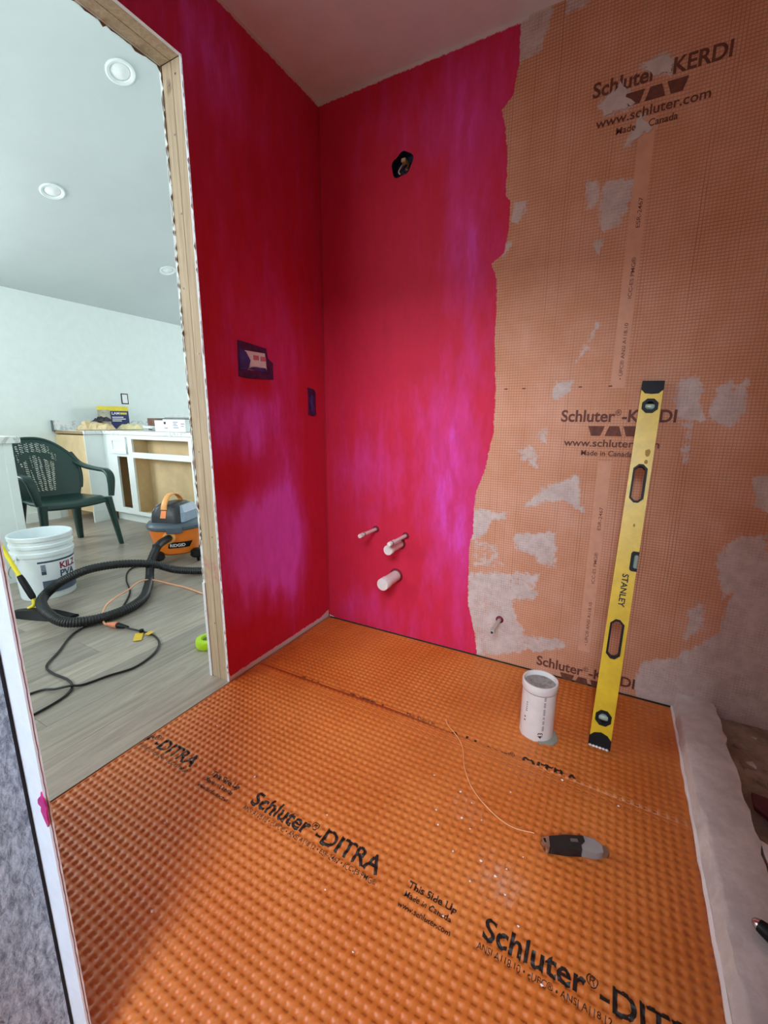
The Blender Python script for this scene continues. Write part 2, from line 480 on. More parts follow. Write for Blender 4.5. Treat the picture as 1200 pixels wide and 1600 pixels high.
def floor_text(s, x0, ybase, width, height, parent, off, zl, bold=0., clip=None, name='lettering'):
    me = text_mesh(name, s, width, height, bold)
    bm = bmesh.new(); bm.from_mesh(me); bmesh.ops.translate(bm, vec=(x0, ybase, 0), verts=bm.verts)
    if clip is not None:
        r = bmesh.ops.bisect_plane(bm, geom=bm.verts[:]+bm.edges[:]+bm.faces[:], plane_co=clip[0], plane_no=clip[1], clear_inner=True)
    # cut off what overruns the sheet
    for co, no in (((X0M+.002, 0, 0), (1, 0, 0)), ((X1M-.002, 0, 0), (-1, 0, 0))):
        bmesh.ops.bisect_plane(bm, geom=bm.verts[:]+bm.edges[:]+bm.faces[:], plane_co=co, plane_no=no, clear_inner=True)
    if not bm.verts:
        bm.free(); return
    xa = min(v.co.x for v in bm.verts); xb = max(v.co.x for v in bm.verts); ya = min(v.co.y for v in bm.verts); yb = max(v.co.y for v in bm.verts)
    for ax, a, b in ((0, xa, xb), (1, ya, yb)):
        for v, h in cell_axis(a, b, off[ax])[1:-1]:
            co = [0, 0, 0]; no = [0, 0, 0]; co[ax] = v; no[ax] = 1
            bmesh.ops.bisect_plane(bm, geom=bm.verts[:]+bm.edges[:]+bm.faces[:], plane_co=co, plane_no=no)
    for v in bm.verts:
        v.co.z = zl - DEP*min(h_axis(v.co.x, off[0]), h_axis(v.co.y, off[1])) + .0012*math.sin(v.co.x*7.1+1)*math.sin(v.co.y*5.3) + .0004
    bm.to_mesh(me); bm.free()
    o = obj(name, me, M_INK, parent)
    if clip is not None: tag(o, kind='stuff')
PER = .674
SUB = 'ANSI A118.10 • cUPC® • ANSI A118.12 • ESR-2467 • ICC-ES PMG®'
for i, x in enumerate((.501-PER, .501, .501+PER)):
    dy = -.004*i - .006
    floor_text('Schluter®-DITRA', x, -1.083+dy, .418, .044, near_sheet, OFF_N, 0, .022)
    floor_text(SUB, x-.005, -1.106+dy, .43, .0125, near_sheet, OFF_N, 0, .006)
    floor_text('This Side Up', x+.494, -1.072+dy, .118, .0165, near_sheet, OFF_N, 0, .025)
    floor_text('Made in Canada', x+.494, -1.094+dy, .113, .014, near_sheet, OFF_N, 0, .012)
    floor_text('www.schluter.com', x+.489, -1.119+dy, .125, .0135, near_sheet, OFF_N, 0, .012)
for i, (x, yb) in enumerate(((.235, -.573), (.909, -.580))):
    def sm(x_): return float(seam(x_))
    cl = ((x, sm(x)+.002, 0), (-(sm(x+.42)-sm(x))/.42, 1, 0))
    floor_text('Schluter®-DITRA', x, yb, .418, .044, far_sheet, OFF_F, -.0006, .022, cl)
    floor_text('This Side Up', x+.494, yb+(.030 if i == 0 else .004), .118, .0165, far_sheet, OFF_F, -.0006, .012, ((x+.494, sm(x+.5)+.001, 0), (.01, 1, 0)))

# ------------------------------------------------------------------ SETTING: back wall
def field_sheet(us, vs_, conv, hole=None):
    U, V = np.meshgrid(us, vs_); nx, ny = len(us), len(vs_)
    U = U.copy(); V = V.copy()
    keep = np.ones((ny-1, nx-1), bool)
    if hole is not None:
        (hx, hz, hr) = hole
        ang = np.arctan2(V-hz, U-hx); rr = hr*(1+.10*np.sin(2*ang+.5)+.07*np.sin(5*ang)); dist = np.hypot(U-hx, V-hz)
        cU = (U[:-1, :-1]+U[1:, 1:])/2; cV = (V[:-1, :-1]+V[1:, 1:])/2
        ca = np.arctan2(cV-hz, cU-hx); cr = hr*(1+.10*np.sin(2*ca+.5)+.07*np.sin(5*ca))
        keep = np.hypot(cU-hx, cV-hz) > cr
        nearm = np.abs(dist-rr) < (us[1]-us[0])*.75
        U = np.where(nearm, hx+rr*np.cos(ang), U); V = np.where(nearm, hz+rr*np.sin(ang), V)
    P = conv(U.ravel(), V.ravel())
    idx = np.arange(nx*ny).reshape(ny, nx)
    F = np.stack([idx[:-1, :-1], idx[:-1, 1:], idx[1:, 1:], idx[1:, :-1]], -1)[keep]
    me = bpy.data.meshes.new('sheet'); me.from_pydata(P.tolist(), [], F.tolist()); me.update()
    return me, U.ravel(), V.ravel()
EDGE = [(0.871, 2.46), (0.871, 2.432), (0.874, 2.31), (0.86, 2.215), (0.821, 2.184), (0.839, 2.122), (0.853, 2.012), (0.853, 1.903), (0.872, 1.876), (0.873, 1.786), (0.861, 1.704), (0.814, 1.673), (0.838, 1.61), (0.843, 1.529), (0.845, 1.354), (0.86, 1.182), (0.86, 1.024), (0.832, 0.859), (0.8, 0.771), (0.794, 0.69), (0.796, 0.58), (0.782, 0.53), (0.784, 0.403), (0.788, 0.251), (0.828, 0.103), (0.844, 0.003), (.844, -.05)]
MUD = [
 ([(0.833, 2.542), (0.975, 2.488), (0.97, 2.455), (0.961, 2.388), (0.945, 2.33), (0.914, 2.322), (0.882, 2.313), (0.871, 2.382), (0.874, 2.427)], 1),
 ([(1.012, 2.457), (1.095, 2.426), (1.08, 2.395), (1.031, 2.399), (1.021, 2.374)], .8),
 ([(1.266, 2.182), (1.326, 2.183), (1.349, 2.155), (1.349, 2.136), (1.297, 2.142)], 1),
 ([(1.15, 2.103), (1.19, 2.136), (1.211, 2.147), (1.251, 2.083), (1.225, 2.072), (1.169, 2.07)], 1),
 ([(1.249, 1.967), (1.273, 2.045), (1.314, 1.995), (1.289, 1.984)], 1),
 ([(1.134, 1.891), (1.159, 1.876), (1.179, 1.833), (1.157, 1.798), (1.14, 1.801)], .9),
 ([(1.193, 1.87), (1.271, 1.853), (1.263, 1.805), (1.242, 1.732), (1.204, 1.724), (1.188, 1.742)], 1),
 ([(0.891, 1.866), (0.93, 1.864), (0.928, 1.833), (0.896, 1.797), (0.883, 1.81)], .9),
 ([(0.848, 1.729), (0.888, 1.744), (0.86, 1.682)], .9),
 ([(1.178, 1.684), (1.194, 1.685), (1.191, 1.656)], .9),
 ([(1.153, 1.29), (1.197, 1.387), (1.211, 1.419), (1.204, 1.376), (1.182, 1.322), (1.162, 1.301)], .8),
 ([(1.082, 1.17), (1.097, 1.212), (1.144, 1.215), (1.129, 1.183), (1.093, 1.145)], 1),
 ([(1.483, 1.146), (1.506, 1.23), (1.534, 1.218), (1.551, 1.176), (1.549, 1.131), (1.566, 1.082), (1.496, 1.093)], 1),
 ([(1.50, 1.08), (1.555, 1.075), (1.55, 1.02), (1.545, .94), (1.52, .92), (1.515, 1.0)], .6),
 ([(1.586, 1.114), (1.598, 1.185), (1.622, 1.195), (1.635, 1.164), (1.662, 1.203), (1.672, 1.113), (1.64, 1.066), (1.595, 1.082)], 1),
 ([(1.041, 1.028), (1.071, 1.048), (1.075, 0.994), (1.039, 0.993)], .75),
 ([(0.962, 0.951), (1.015, 0.979), (1.055, 0.942), (1.048, 0.878), (0.982, 0.913)], .72),
 ([(1.009, 0.721), (1.079, 0.802), (1.192, 0.861), (1.228, 0.725), (1.154, 0.769), (1.083, 0.749)], .9),
 ([(1.733, 0.887), (1.778, 0.911), (1.797, 0.786), (1.753, 0.803)], 1),
 ([(0.78, 0.679), (0.864, 0.692), (0.867, 0.629), (0.828, 0.566), (0.78, 0.562)], 1),
 ([(0.85, 0.685), (0.945, 0.695), (0.934, 0.66), (0.88, 0.654)], .8),
 ([(0.978, 0.601), (1.137, 0.63), (1.154, 0.48), (1.078, 0.489), (1.063, 0.515), (0.982, 0.545)], .78),
 ([(0.80, 0.56), (0.90, 0.55), (0.93, 0.45), (0.80, 0.42)], .62),
 ([(0.78, 0.40), (1.094, 0.45), (1.09, 0.334), (0.986, 0.297), (1.05, 0.16), (1.206, 0.171), (1.222, 0.131), (0.829, -0.011), (0.78, 0.224)], .72),
 ([(1.505, 0.155), (1.608, 0.199), (1.724, 0.334), (1.73, 0.552), (1.754, 0.626), (1.847, 0.662), (2.1, .70), (2.1, -.08), (1.749, -.05), (1.631, -.05), (1.504, 0.0), (1.488, 0.052)], 1.1),
 ([(1.618, 0.396), (1.652, 0.428), (1.665, 0.331), (1.613, 0.279)], .8),
 ([(1.66, 0.62), (1.72, 0.70), (1.80, 0.72), (1.80, 0.5), (1.70, .45)], .7),
]
step = .008
us = np.arange(0, 2.6+step/2, step); vv = np.arange(0, H+step/2, step); vv[-1] = H
HOLE = (.418, 2.105, .046)
me, U, V = field_sheet(us, vv, lambda a, b: np.stack([a, np.zeros_like(a), b], -1), HOLE)
ez = np.array([e[1] for e in EDGE][::-1]); ex = np.array([e[0] for e in EDGE][::-1])
paint = np.clip(.5 - (U-np.interp(V, ez, ex))/.06, 0, 1)
mud = np.zeros_like(U)
for poly, st in MUD:
    mud = np.maximum(mud, st*np.clip(.66 - sdf_poly(U, V, poly)/.05, 0, 1))
wet = .22 + .40*gauss(U, V, (.68, .75), (.16, .55)) + .30*gauss(U, V, (.7, 1.8), (.12, .4)) + .22*gauss(U, V, (.25, .85), (.2, .35)) - .35*gauss(U, V, (.42, .42), (.14, .16)) + .18*gauss(U, V, (.3, .08), (.3, .12)) + .25*gauss(U, V, (.62, 2.25), (.3, .2)) - .15*gauss(U, V, (.3, 1.5), (.3, .4))
for nm, arr in (('paint', paint), ('mud', mud), ('wet', wet),
                ('bare', .75*np.clip((V-2.405)/.03, 0, 1)*(U < .9) + .5*np.clip((.012-V)/.012, 0, 1) + .4*gauss(U, V, (0, 0), (.03, .05)))):
    set_attr(me, nm, arr)
wall_back = obj('wall_back', me, M_WALL); tag(wall_back, 'back wall, half pink waterproofing paint, half orange fleece membrane', 'wall', kind='structure')
box('wall_core', (-WT, .09, 0), (2.71, .12, 3.7), M_WHITE, wall_back)
box('wall_top', (-WT, .0, H), (2.71, .09, 3.7), M_WHITE, wall_back)
box('inside_corner_bead', (.0, -.004, .0), (.004, 0, H-.02), mat('red_corner_paint', '#b0283a', .5), wall_back)

def wall_text(s, x, z, width, height, bold=0, m=M_INK_BROWN, rot=0):
    me = text_mesh('lettering', s, width, height, bold)
    M = M_back(x, -.0012, z) @ Matrix.Rotation(rot, 4, 'Z')
    me.transform(M); obj('lettering', me, m, wall_back)
def trap(x, z, w_, h_, flip, m=M_INK_BROWN):
    a = .22*w_
    lp = [(0, h_), (w_, h_), (w_-a, 0), (a, 0)] if not flip else [(a, h_), (w_-a, h_), (w_, 0), (0, 0)]
    me = poly2d('logo_mark', [lp], .0008, M_back(x, -.0008, z)); obj('logo_mark', me, m, wall_back)
for x, z, full in ((1.126, 2.128, 1), (1.119, 1.072, 1), (1.109, .031, 0)):
    wall_text('Schluter®-KERDI', x, z, .372, .043, .024)
    zl = z-.052 if full else z-.045
    for i in range(3): trap(x+.098+i*.058, zl, .056, .036 if full else .036, i == 1)
    if full:
        wall_text('www.schluter.com', x+.018, z-.092, .315, .027, .016)
        wall_text('Made in Canada', x+.082, z-.126, .172, .020, .014)
for x, z0, z1 in ((1.276, 1.19, 2.03), (1.264, .14, .925)):
    me = poly2d('print_band', [[(0, 0), (.046, 0), (.046, z1-z0), (0, z1-z0)]], .0006, M_back(x, -.0005, z0))
    obj('print_band', me, mat('pale_print_band', '#d39a7c', .7, var=.05, scale=30), wall_back)
    for s, dz, ln in (('• UPC® ANSI A118.10', .03, .19), ('ICC-ES PMG®', .30, .13), ('ESR-2467', .52, .09)):
        wall_text(s, x+.034, z0+dz, ln, .012, .004, M_INK_BROWN, PI/2)
for x in (.895, .965, 1.17, 1.27, 1.72): # registration ticks along the horizontal overlap line
    box('print_tick', (x, -.0010, 1.196), (x+.012, -.0002, 1.201), M_INK_BROWN, wall_back)

def smear(pts, seed):
    r = random.Random(seed); out = []
    for i, (ax, az) in enumerate(pts):
        bx_, bz_ = pts[(i+1) % len(pts)]
        for k_ in range(6):
            t_ = k_/6; out.append((ax+(bx_-ax)*t_+r.gauss(0, .0035), az+(bz_-az)*t_+r.gauss(0, .0035)))
    obj('skim_smear', poly2d('skim_smear', [out], .0012, M_back(0, -.0022, 0)), mat('skim_coat', '#c6b6ae', .8, var=.1, scale=30), wall_back)
smear([(1.266, 2.182), (1.326, 2.188), (1.349, 2.158), (1.345, 2.136), (1.297, 2.142)], 1)
smear([(1.15, 2.103), (1.19, 2.136), (1.211, 2.150), (1.251, 2.083), (1.225, 2.072), (1.169, 2.07)], 2)
smear([(1.249, 1.967), (1.273, 2.05), (1.314, 1.995), (1.289, 1.984)], 3)
# junction hole contents
jb = thing('junction_box', 'navy junction box with wires inside the hole high on the pink wall', 'junction box', (HOLE[0], .0, HOLE[1]))
m1 = Matrix.Rotation(-PI/2, 4, 'X')
obj('box_shell', MB().lathe([(.053, .004), (.053, .05), (.0, .05), (.0, .049), (.051, .049), (.051, .004)], 20, cap=False, m=m1), M_NAVYBOX, jb)
for i, (c, pts) in enumerate((('white_wire', [(-.01, .045, .03), (-.012, .02, .005), (-.018, .006, -.02), (-.010, .004, -.032)]),
                             ('copper_wire', [(.012, .045, .02), (.02, .02, .0), (.015, .008, -.018), (.024, .006, -.022)]),
                             ('black_wire', [(.0, .045, .02), (.004, .02, .002), (.002, .005, -.02), (.010, .005, -.028)]))):
    obj('wire', MB().tube(spline(pts), .0028, 6), mat(c, ('#d8d4cc', '#b06a3a', '#16161a')[i], .4), jb, smooth=.8)
obj('cable_sheath', MB().box((-.008, .005, .012), (.012, .04, .026)), mat('tan_sheath', '#c9a878', .6), jb, bevel=.003)

# ------------------------------------------------------------------ SETTING: left wall with doorway
us = np.arange(JY, .0001, step); us = np.linspace(JY, 0, 90); vv = np.linspace(0, H, 306)
me, U, V = field_sheet(us, vv, lambda a, b: np.stack([np.zeros_like(a), a, b], -1))
set_attr(me, 'paint', np.ones_like(U)); set_attr(me, 'mud', np.zeros_like(U))
wetl = .32 + .75*gauss(U, V, (-.50, .55), (.20, .26)) + .48*gauss(U, V, (-.54, 1.06), (.17, .17)) + .5*gauss(U, V, (-.30, .50), (.12, .35)) + .35*gauss(U, V, (-.62, 2.25), (.2, .2)) + .2*gauss(U, V, (-.33, 1.35), (.1, .3)) - .35*gauss(U, V, (-.58, .84), (.14, .09)) - .35*gauss(U, V, (-.48, 1.21), (.12, .05)) - .3*gauss(U, V, (-.5, .1), (.3, .14)) - .25*gauss(U, V, (-.08, .6), (.10, .9))
set_attr(me, 'wet', wetl)
set_attr(me, 'bare', .74*np.clip((.042-V)/.028, 0, 1) + .72*np.clip((V-2.405)/.03, 0, 1) + .6*np.clip((JY+.006-U)/.005, 0, 1)*(V < HEAD) + .5*gauss(U, V, (0, .0), (.05, .08)))
wall_left = obj('wall_left', me, M_WALL); tag(wall_left, 'left wall painted red and pink around the doorway', 'wall', kind='structure')
# header strip over the doorway, painted
us2 = np.linspace(NJY-.04, JY, 104); vv2 = np.linspace(HEAD, H, 34)
me, U, V = field_sheet(us2, vv2, lambda a, b: np.stack([np.zeros_like(a), a, b], -1))
set_attr(me, 'paint', np.ones_like(U)); set_attr(me, 'mud', np.zeros_like(U)); set_attr(me, 'wet', .45+0*U); set_attr(me, 'bare', .72*np.clip((V-2.405)/.03, 0, 1))
obj('painted_header_face', me, M_WALL, wall_left)
box('drywall_edge', (-.012, JY, 0), (-.0002, 0, H), M_DRYWALL, wall_left)
box('drywall_header_edge', (-.012, NJY-.04, HEAD), (-.0002, JY, H), M_DRYWALL, wall_left)
box('near_wall_segment', (-WT, -2.0, 0), (0, NJY-.04, H), M_WHITE, wall_left)
box('hall_segment', (-WT, -4.5, 0), (0, -2.0, H), M_WHITE, wall_left)
box('upper_gable', (-WT, -4.5, H+.0), (0, .0, 3.7), M_WHITE, wall_left)
# kitchen side face
box('kitchen_face', (-WT, JY, 0), (-.098, .09, H), M_WHITE, wall_left)
box('kitchen_header_face', (-WT, NJY-.04, HEAD), (-.098, JY, H), M_WHITE, wall_left)
box('far_segment', (-WT, .09, 0), (0, 4.1, 3.7), M_WHITE, wall_left)
box('cavity_fill', (-.098, JY+.08, 0), (-.0125, .09, H), M_PLY, wall_left)

door = struct('door_1', 'rough doorway framed in raw lumber without a door', 'doorway')
def lum(name, a, b):
    mb = MB(); 
    # subdivided along z so that the stain attribute can vary
    zs = np.linspace(a[2], b[2], 40)
    rings = [[(a[0], a[1], z), (b[0], a[1], z), (b[0], b[1], z), (a[0], b[1], z)] for z in zs]
    mb.loft(rings); me = mb.mesh(name)
    z = np.array([v.co.z for v in me.vertices])
    set_attr(me, 'stain', .62*np.exp(-((z-.47)/.13)**2)*(b[2] > 1) if a[1] > -1 else 0*z)
    return obj(name, me, M_LUM, door, bevel=.0015)
lum('jamb_board', (-.0975, JY, 0), (-.052, JY+.04, HEAD)); lum('jamb_board', (-.051, JY, 0), (-.0122, JY+.04, HEAD))
lum('jamb_stud', (-.0975, JY+.041, 0), (-.0122, JY+.079, HEAD))
lum('jamb_board', (-.0975, NJY-.04, 0), (-.0122, NJY, HEAD))
def lumh(name, a, b):
    me = MB().box(a, b).mesh(name); set_attr(me, 'stain', np.zeros(8)); return obj(name, me, M_LUM, door, bevel=.0015)
lumh('header_board', (-.0975, NJY, HEAD), (-.055, JY-.0005, HEAD+.09)); lumh('header_board', (-.054, NJY, HEAD), (-.0122, JY-.0005, HEAD+.09))
for x, z in ((-.07, 2.12), (-.035, 2.14), (-.06, 1.98), (-.06, 1.75), (-.03, 1.3), (-.07, .95), (-.035, .62), (-.06, .25), (-.08, 1.52)):
    obj('nail_head', MB().lathe([(.0032, 0), (.0032, .0012)], 8, m=Matrix.Translation((x, JY, z)) @ Matrix.Rotation(PI/2, 4, 'X')), M_STEEL, door)
# torn paper fringes on both drywall edges of the jamb and header
def fringe(x, z0, z1, amp, seed, side):
    r = random.Random(seed); n = int((z1-z0)/.012); pts = [(0.004, z0)]
    for i in range(n+1): pts.append((-abs(r.gauss(0, amp)) if r.random() < .8 else .001, z0+(z1-z0)*i/n))
    pts.append((.004, z1))
    # local x -> world y (negative into opening), local y -> z
    return poly2d('torn_paper', [pts], .0012, M_left(x, JY, 0))
obj('torn_paper', fringe(-.1055, .02, HEAD, .0028, 3, 0), M_DRYWALL, door)
obj('torn_paper', fringe(-.0985, .6, HEAD, .0024, 4, 0), mat('kraft_paper', '#8a7660', .8), door)
obj('torn_paper', fringe(-.004, .02, HEAD, .0024, 5, 0), M_DRYWALL, door)
r_ = random.Random(9); pts = [(NJY, .003)]
for i in range(70): pts.append((NJY+(JY-NJY)*i/69, -abs(r_.gauss(0, .005))))
pts.append((JY, .003))
obj('torn_paper', poly2d('torn_paper', [pts], .0015, M_left(-.1045, 0, HEAD)), mat('kraft_paper', '#8a7660', .8), door)
box('plaster_foot', (-.112, JY-.004, .0), (-.098, JY, .42), M_DRYWALL, door)

# ------------------------------------------------------------------ SETTING: other walls and ceilings
ceiling = box('ceiling', (-.0, -1.56, H), (2.71, .0, H+.05), M_CEIL); tag(ceiling, 'plain pale bathroom ceiling above the pink walls', 'ceiling', kind='structure')
wr = box('wall_right', (2.6, -4.5, 0), (2.71, 0, 3.75), mat('right_wall_membrane', '#c98d6c', .7)); tag(wr, 'right wall of the tub alcove outside the frame', 'wall', kind='structure')
# near wall: thin board end with silvery textured face
wn = struct('wall_near', 'near wall end with white drywall edge and silvery textured face', 'wall')
XS, YA, YB = .645, -1.590, -1.584
obj('white_board', MB().box((0, YA, 0), (XS, YB, H)), mat('white_board_edge', '#e3ecf6', .55, var=.03, scale=40, bump=.3), wn)
obj('textured_face', MB().box((.40, -4.5, 0), (.598, YA-.006, 3.7)), M_SILVER, wn)
obj('dark_groove', MB().box((.40, YA-.0058, 0), (.593, YA-.0002, 3.7)), M_DARK, wn)
obj('door_header', MB().box((XS, YA, 2.0), (1.50, YB, 3.7)), M_WHITE, wn)
obj('right_section', MB().box((1.50, YA, 0.0), (2.6, YB, 3.7)), M_WHITE, wn)
obj('upper_board', MB().box((0, YA, H), (XS, YB, 3.7)), M_WHITE, wn)
obj('return_board', MB().box((0, YB, 0), (.30, -1.53-.04, H)), M_WHITE, wn)
r_ = random.Random(21)
lp = [(-.001, 0)]
for i in range(150): lp.append((r_.uniform(.0, .0022) if r_.random() < .55 else 0.0002, 1.6*i/149))
lp.append((-.001, 1.6))
obj('torn_edge', poly2d('torn_edge', [lp], .0012, M_back(XS, YA+.003, 0)), mat('brown_torn_paper', '#7c4a44', .8), wn)
obj('pink_paint_splash', poly2d('pink_paint_splash', [[(-.012, .474), (-.006, .462), (.001, .452), (.006, .462), (.005, .478), (.009, .490), (.003, .500), (.0, .513), (-.004, .502), (-.009, .500), (-.016, .492), (-.017, .484), (-.009, .483)]], .002, M_back(XS-.002, YA-.0006, .032)), mat('wet_pink_paint', '#b81f78', .3, var=.25, scale=90), wn)
# hall rear wall with a window opening
def wall_with_window(name, label, axis, at, thick, a, b, zt, wa, wb, wz0, wz1):
    s = struct(name, label, 'wall')
    for n, (u0, u1, z0, z1) in (('wall_section', (a, wa, 0, zt)), ('wall_section', (wb, b, 0, zt)), ('wall_section', (wa, wb, 0, wz0)), ('wall_section', (wa, wb, wz1, zt))):
        if u1-u0 < .01 or z1-z0 < .01: continue
        box(n, (u0, at, z0), (u1, at+thick, z1), M_WHITE, s)
    t = .05
    for n, (u0, u1, z0, z1) in (('window_frame', (wa, wa+t, wz0, wz1)), ('window_frame', (wb-t, wb, wz0, wz1)), ('window_frame', (wa+t, wb-t, wz0, wz0+t)), ('window_frame', (wa+t, wb-t, wz1-t, wz1)), ('window_mullion', ((wa+wb)/2-.03, (wa+wb)/2+.03, wz0+t, wz1-t))):
        box(n, (u0, at+.02, z0), (u1, at+thick-.02, z1), M_CAB, s)
wall_with_window('wall_rear', 'hall wall behind the camera with a window', 'y', -4.61, .11, -WT, 2.71, 3.75, 1.02, 2.59, 2.60, 3.65)
wall_with_window('wall_front', 'kitchen wall with a wide glazed opening', 'y', -3.61, .11, -4.11, -WT, 3.7, -2.6, -.5, 1.45, 2.75)
wall_with_window('wall_end', 'kitchen end wall with an added window for fill light', 'y', 4.1, .11, -4.11, 0, 3.7, -2.6, -.6, .9, 2.2)
wf = struct('wall_far', 'white kitchen wall behind the counter', 'wall')
for a_, b_, c_, d_ in ((-3.5, -2.8, 0, 2.3), (-.7, 4.1, 0, 2.3), (-2.8, -.7, 0, 1.05), (-2.8, -.7, 2.2, 2.3)):  # gap for the window is added out of view, to seat the side lamp
    box('wall_section', (-4.11, a_, c_), (-4.0, b_, d_), M_WHITE, wf)
for a_, b_, c_, d_ in ((-2.8, -2.75, 1.05, 2.2), (-.75, -.7, 1.05, 2.2), (-2.75, -.75, 1.05, 1.10), (-2.75, -.75, 2.15, 2.2), (-1.78, -1.72, 1.10, 2.15)):  # frame of that added, unseen window
    box('window_frame', (-4.09, a_, c_), (-4.03, b_, d_), M_CAB, wf)
SLP = .3333
mb = MB().add([(-4.11, -3.61, 2.3-SLP*.11), (0, -3.61, 2.3+SLP*4), (0, 4.21, 2.3+SLP*4), (-4.11, 4.21, 2.3-SLP*.11),
               (-4.11, -3.61, 2.36), (0, -3.61, 2.4+SLP*4), (0, 4.21, 2.4+SLP*4), (-4.11, 4.21, 2.36)],
              [(0, 3, 2, 1), (4, 5, 6, 7), (0, 1, 5, 4), (1, 2, 6, 5), (2, 3, 7, 6), (3, 0, 4, 7)])
hc = box('ceiling', (.4, -4.5, 3.7), (2.71, -1.56, 3.75), M_CEIL); tag(hc, 'high hall ceiling above and behind the camera', 'ceiling', kind='structure')
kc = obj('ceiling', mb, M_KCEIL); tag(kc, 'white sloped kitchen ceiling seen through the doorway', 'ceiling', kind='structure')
bl = box('baseboard_far', (-4.0, -3.4, .0), (-3.985, .55, .10), M_CAB); tag(bl, 'white baseboard along the far kitchen wall', 'baseboard', kind='structure')

# recessed ceiling lights on the slope
ROTC = Matrix.Rotation(-math.atan(SLP), 4, 'Y')
for i, (x, y, lab) in enumerate(((-1.55, .13, 'large recessed ceiling light nearest the doorway header'), (-2.64, .22, 'recessed ceiling light farther down the slope, left'), (-3.06, 1.46, 'flat recessed ceiling light half hidden by the door jamb'))):
    z = 2.3+SLP*(x+4)
    t = thing('recessed_light', lab, 'ceiling light', (x, y, z), ROTC.to_euler(), 'recessed lights on the kitchen ceiling')
    obj('trim_ring', MB().lathe([(.080, 0), (.082, -.006), (.074, -.010), (.060, -.006), (.055, .004), (.055, .012), (.080, .012)], 32, cap=False), M_CAB, t, smooth=.7)
    obj('lens', MB().lathe([(.056, .002), (.045, -.003), (.02, -.007), (.001, -.008)], 28), mat('frosted_lens', '#eef2f2', .4), t, smooth=.9)

# ------------------------------------------------------------------ pipes, boxes on the pink walls
def stub(name, label, x, z, length, prof, m, tipm=None):
    t = thing(name, label, 'pipe', (x, 0, z), (PI/2, 0, 0))     # local +z points out of the wall
    obj('pipe', MB().lathe([(0.0005, -.03)]+[(r, l) for r, l in prof], 24), m, t, smooth=.6)
    obj('wall_sleeve', MB().lathe([(prof[0][0]+.0005, .0005), (prof[0][0]+.009, .0008), (prof[0][0]+.006, .006), (prof[0][0]+.0005, .008)], 20, cap=False), mat('dark_red_paint', '#6d1020', .5), t)
    return t
t = stub('water_stub', 'thin white capped water stub at left on the pink wall', .300, .538, .16, [(.0085, -.02), (.0085, .11), (.011, .112), (.011, .150), (.0095, .158), (.004, .160)], M_PVC)
obj('cap_ring', MB().lathe([(.0125, .120), (.0125, .128), (.011, .129)], 18), M_STEEL, t)
t = stub('water_stub', 'thin white water stub above the upper capped pipe', .465, .526, .18, [(.0085, -.02), (.0085, .12), (.011, .122), (.011, .168), (.0095, .176), (.004, .178)], M_PVC)
obj('cap_ring', MB().lathe([(.0125, .150), (.0125, .158), (.011, .159)], 18), M_STEEL, t)
t = stub('capped_pipe', 'short white round-capped pipe, upper of the two wide pipes', .436, .482, .13, [(.020, -.02), (.020, .105), (.024, .107), (.024, .128), (.022, .131), (.002, .132)], M_PVC)
t = stub('capped_pipe', 'wide white capped drain pipe lowest on the pink wall', .416, .314, .145, [(.027, -.02), (.027, .10), (.030, .102), (.030, .142), (.028, .145), (.002, .146)], M_PVC)
t = stub('water_stub', 'small grey water stub low on the orange membrane wall', .938, .200, .14, [(.0085, -.02), (.0085, .10), (.0105, .101), (.0105, .130), (.0095, .136), (.0055, .137)], mat('grey_pvc', '#b9aaa2', .4))
obj('bore', MB().lathe([(.0005, .1368), (.0052, .1369), (.0052, .1376), (.0005, .1376)], 14), M_DARK, t)

# taped outlet box on the left wall
ob = thing('outlet_box', 'double outlet box masked with blue tape on the pink wall', 'outlet box', (0, -.46, 1.30))
def lw_poly(name, pts, m, parent, d=.002, x=.002):
    return obj(name, poly2d(name, [pts], d, M_left(x, 0, 0)), m, parent)
outer = [(-.095, .068), (-.05, .066), (.02, .060), (.058, .058), (.064, .02), (.094, .004), (.092, -.062), (.02, -.066), (-.05, -.070), (-.098, -.066)]
inner = [(-.062, .036), (.05, .038), (.058, -.034), (-.02, -.040), (-.052, -.036)]
obj('tape_frame', poly2d('tape_frame', [outer, inner], .003, M_left(.0022, 0, 0)), M_TAPE_D, ob)
lw_poly('tape_flap', [(-.090, .040), (-.058, .030), (-.036, .0), (-.05, -.034), (-.092, -.040)], M_TAPE, ob, .002, .0055)
lw_poly('tape_flap', [(-.05, -.034), (.0, -.036), (.06, -.036), (.045, -.022), (-.03, -.024)], M_TAPE, ob, .002, .0058)
lw_poly('device_plate', [(-.062, .036), (.05, .038), (.058, -.034), (-.052, -.036)], M_OUT, ob, .001, .0012)
for y0 in (-.022, .018):
    lw_poly('receptacle', [(y0, .022), (y0+.032, .023), (y0+.034, -.020), (y0+.002, -.021)], M_OUT, ob, .004, .0035)
    lw_poly('pink_smear', [(y0, .022), (y0+.032, .023), (y0+.032, .006), (y0+.001, .004)], mat('pink_smear', '#c9788e', .5), ob, .0008, .0062)
sb = thing('switch_box', 'narrow switch box covered with dark purple tape near the corner', 'outlet box', (0, -.106, 1.155))
lw_poly('tape_patch', [(-.030, .066), (-.01, .064), (.018, .060), (.030, .048), (.028, -.010), (.030, -.060), (.010, -.066), (-.028, -.060), (-.026, 0)], M_TAPE_D, sb, .003, .0022)
lw_poly('tape_fold', [(-.012, .030), (.004, .034), (.008, -.046), (-.010, -.044)], M_TAPE, sb, .002, .0050)

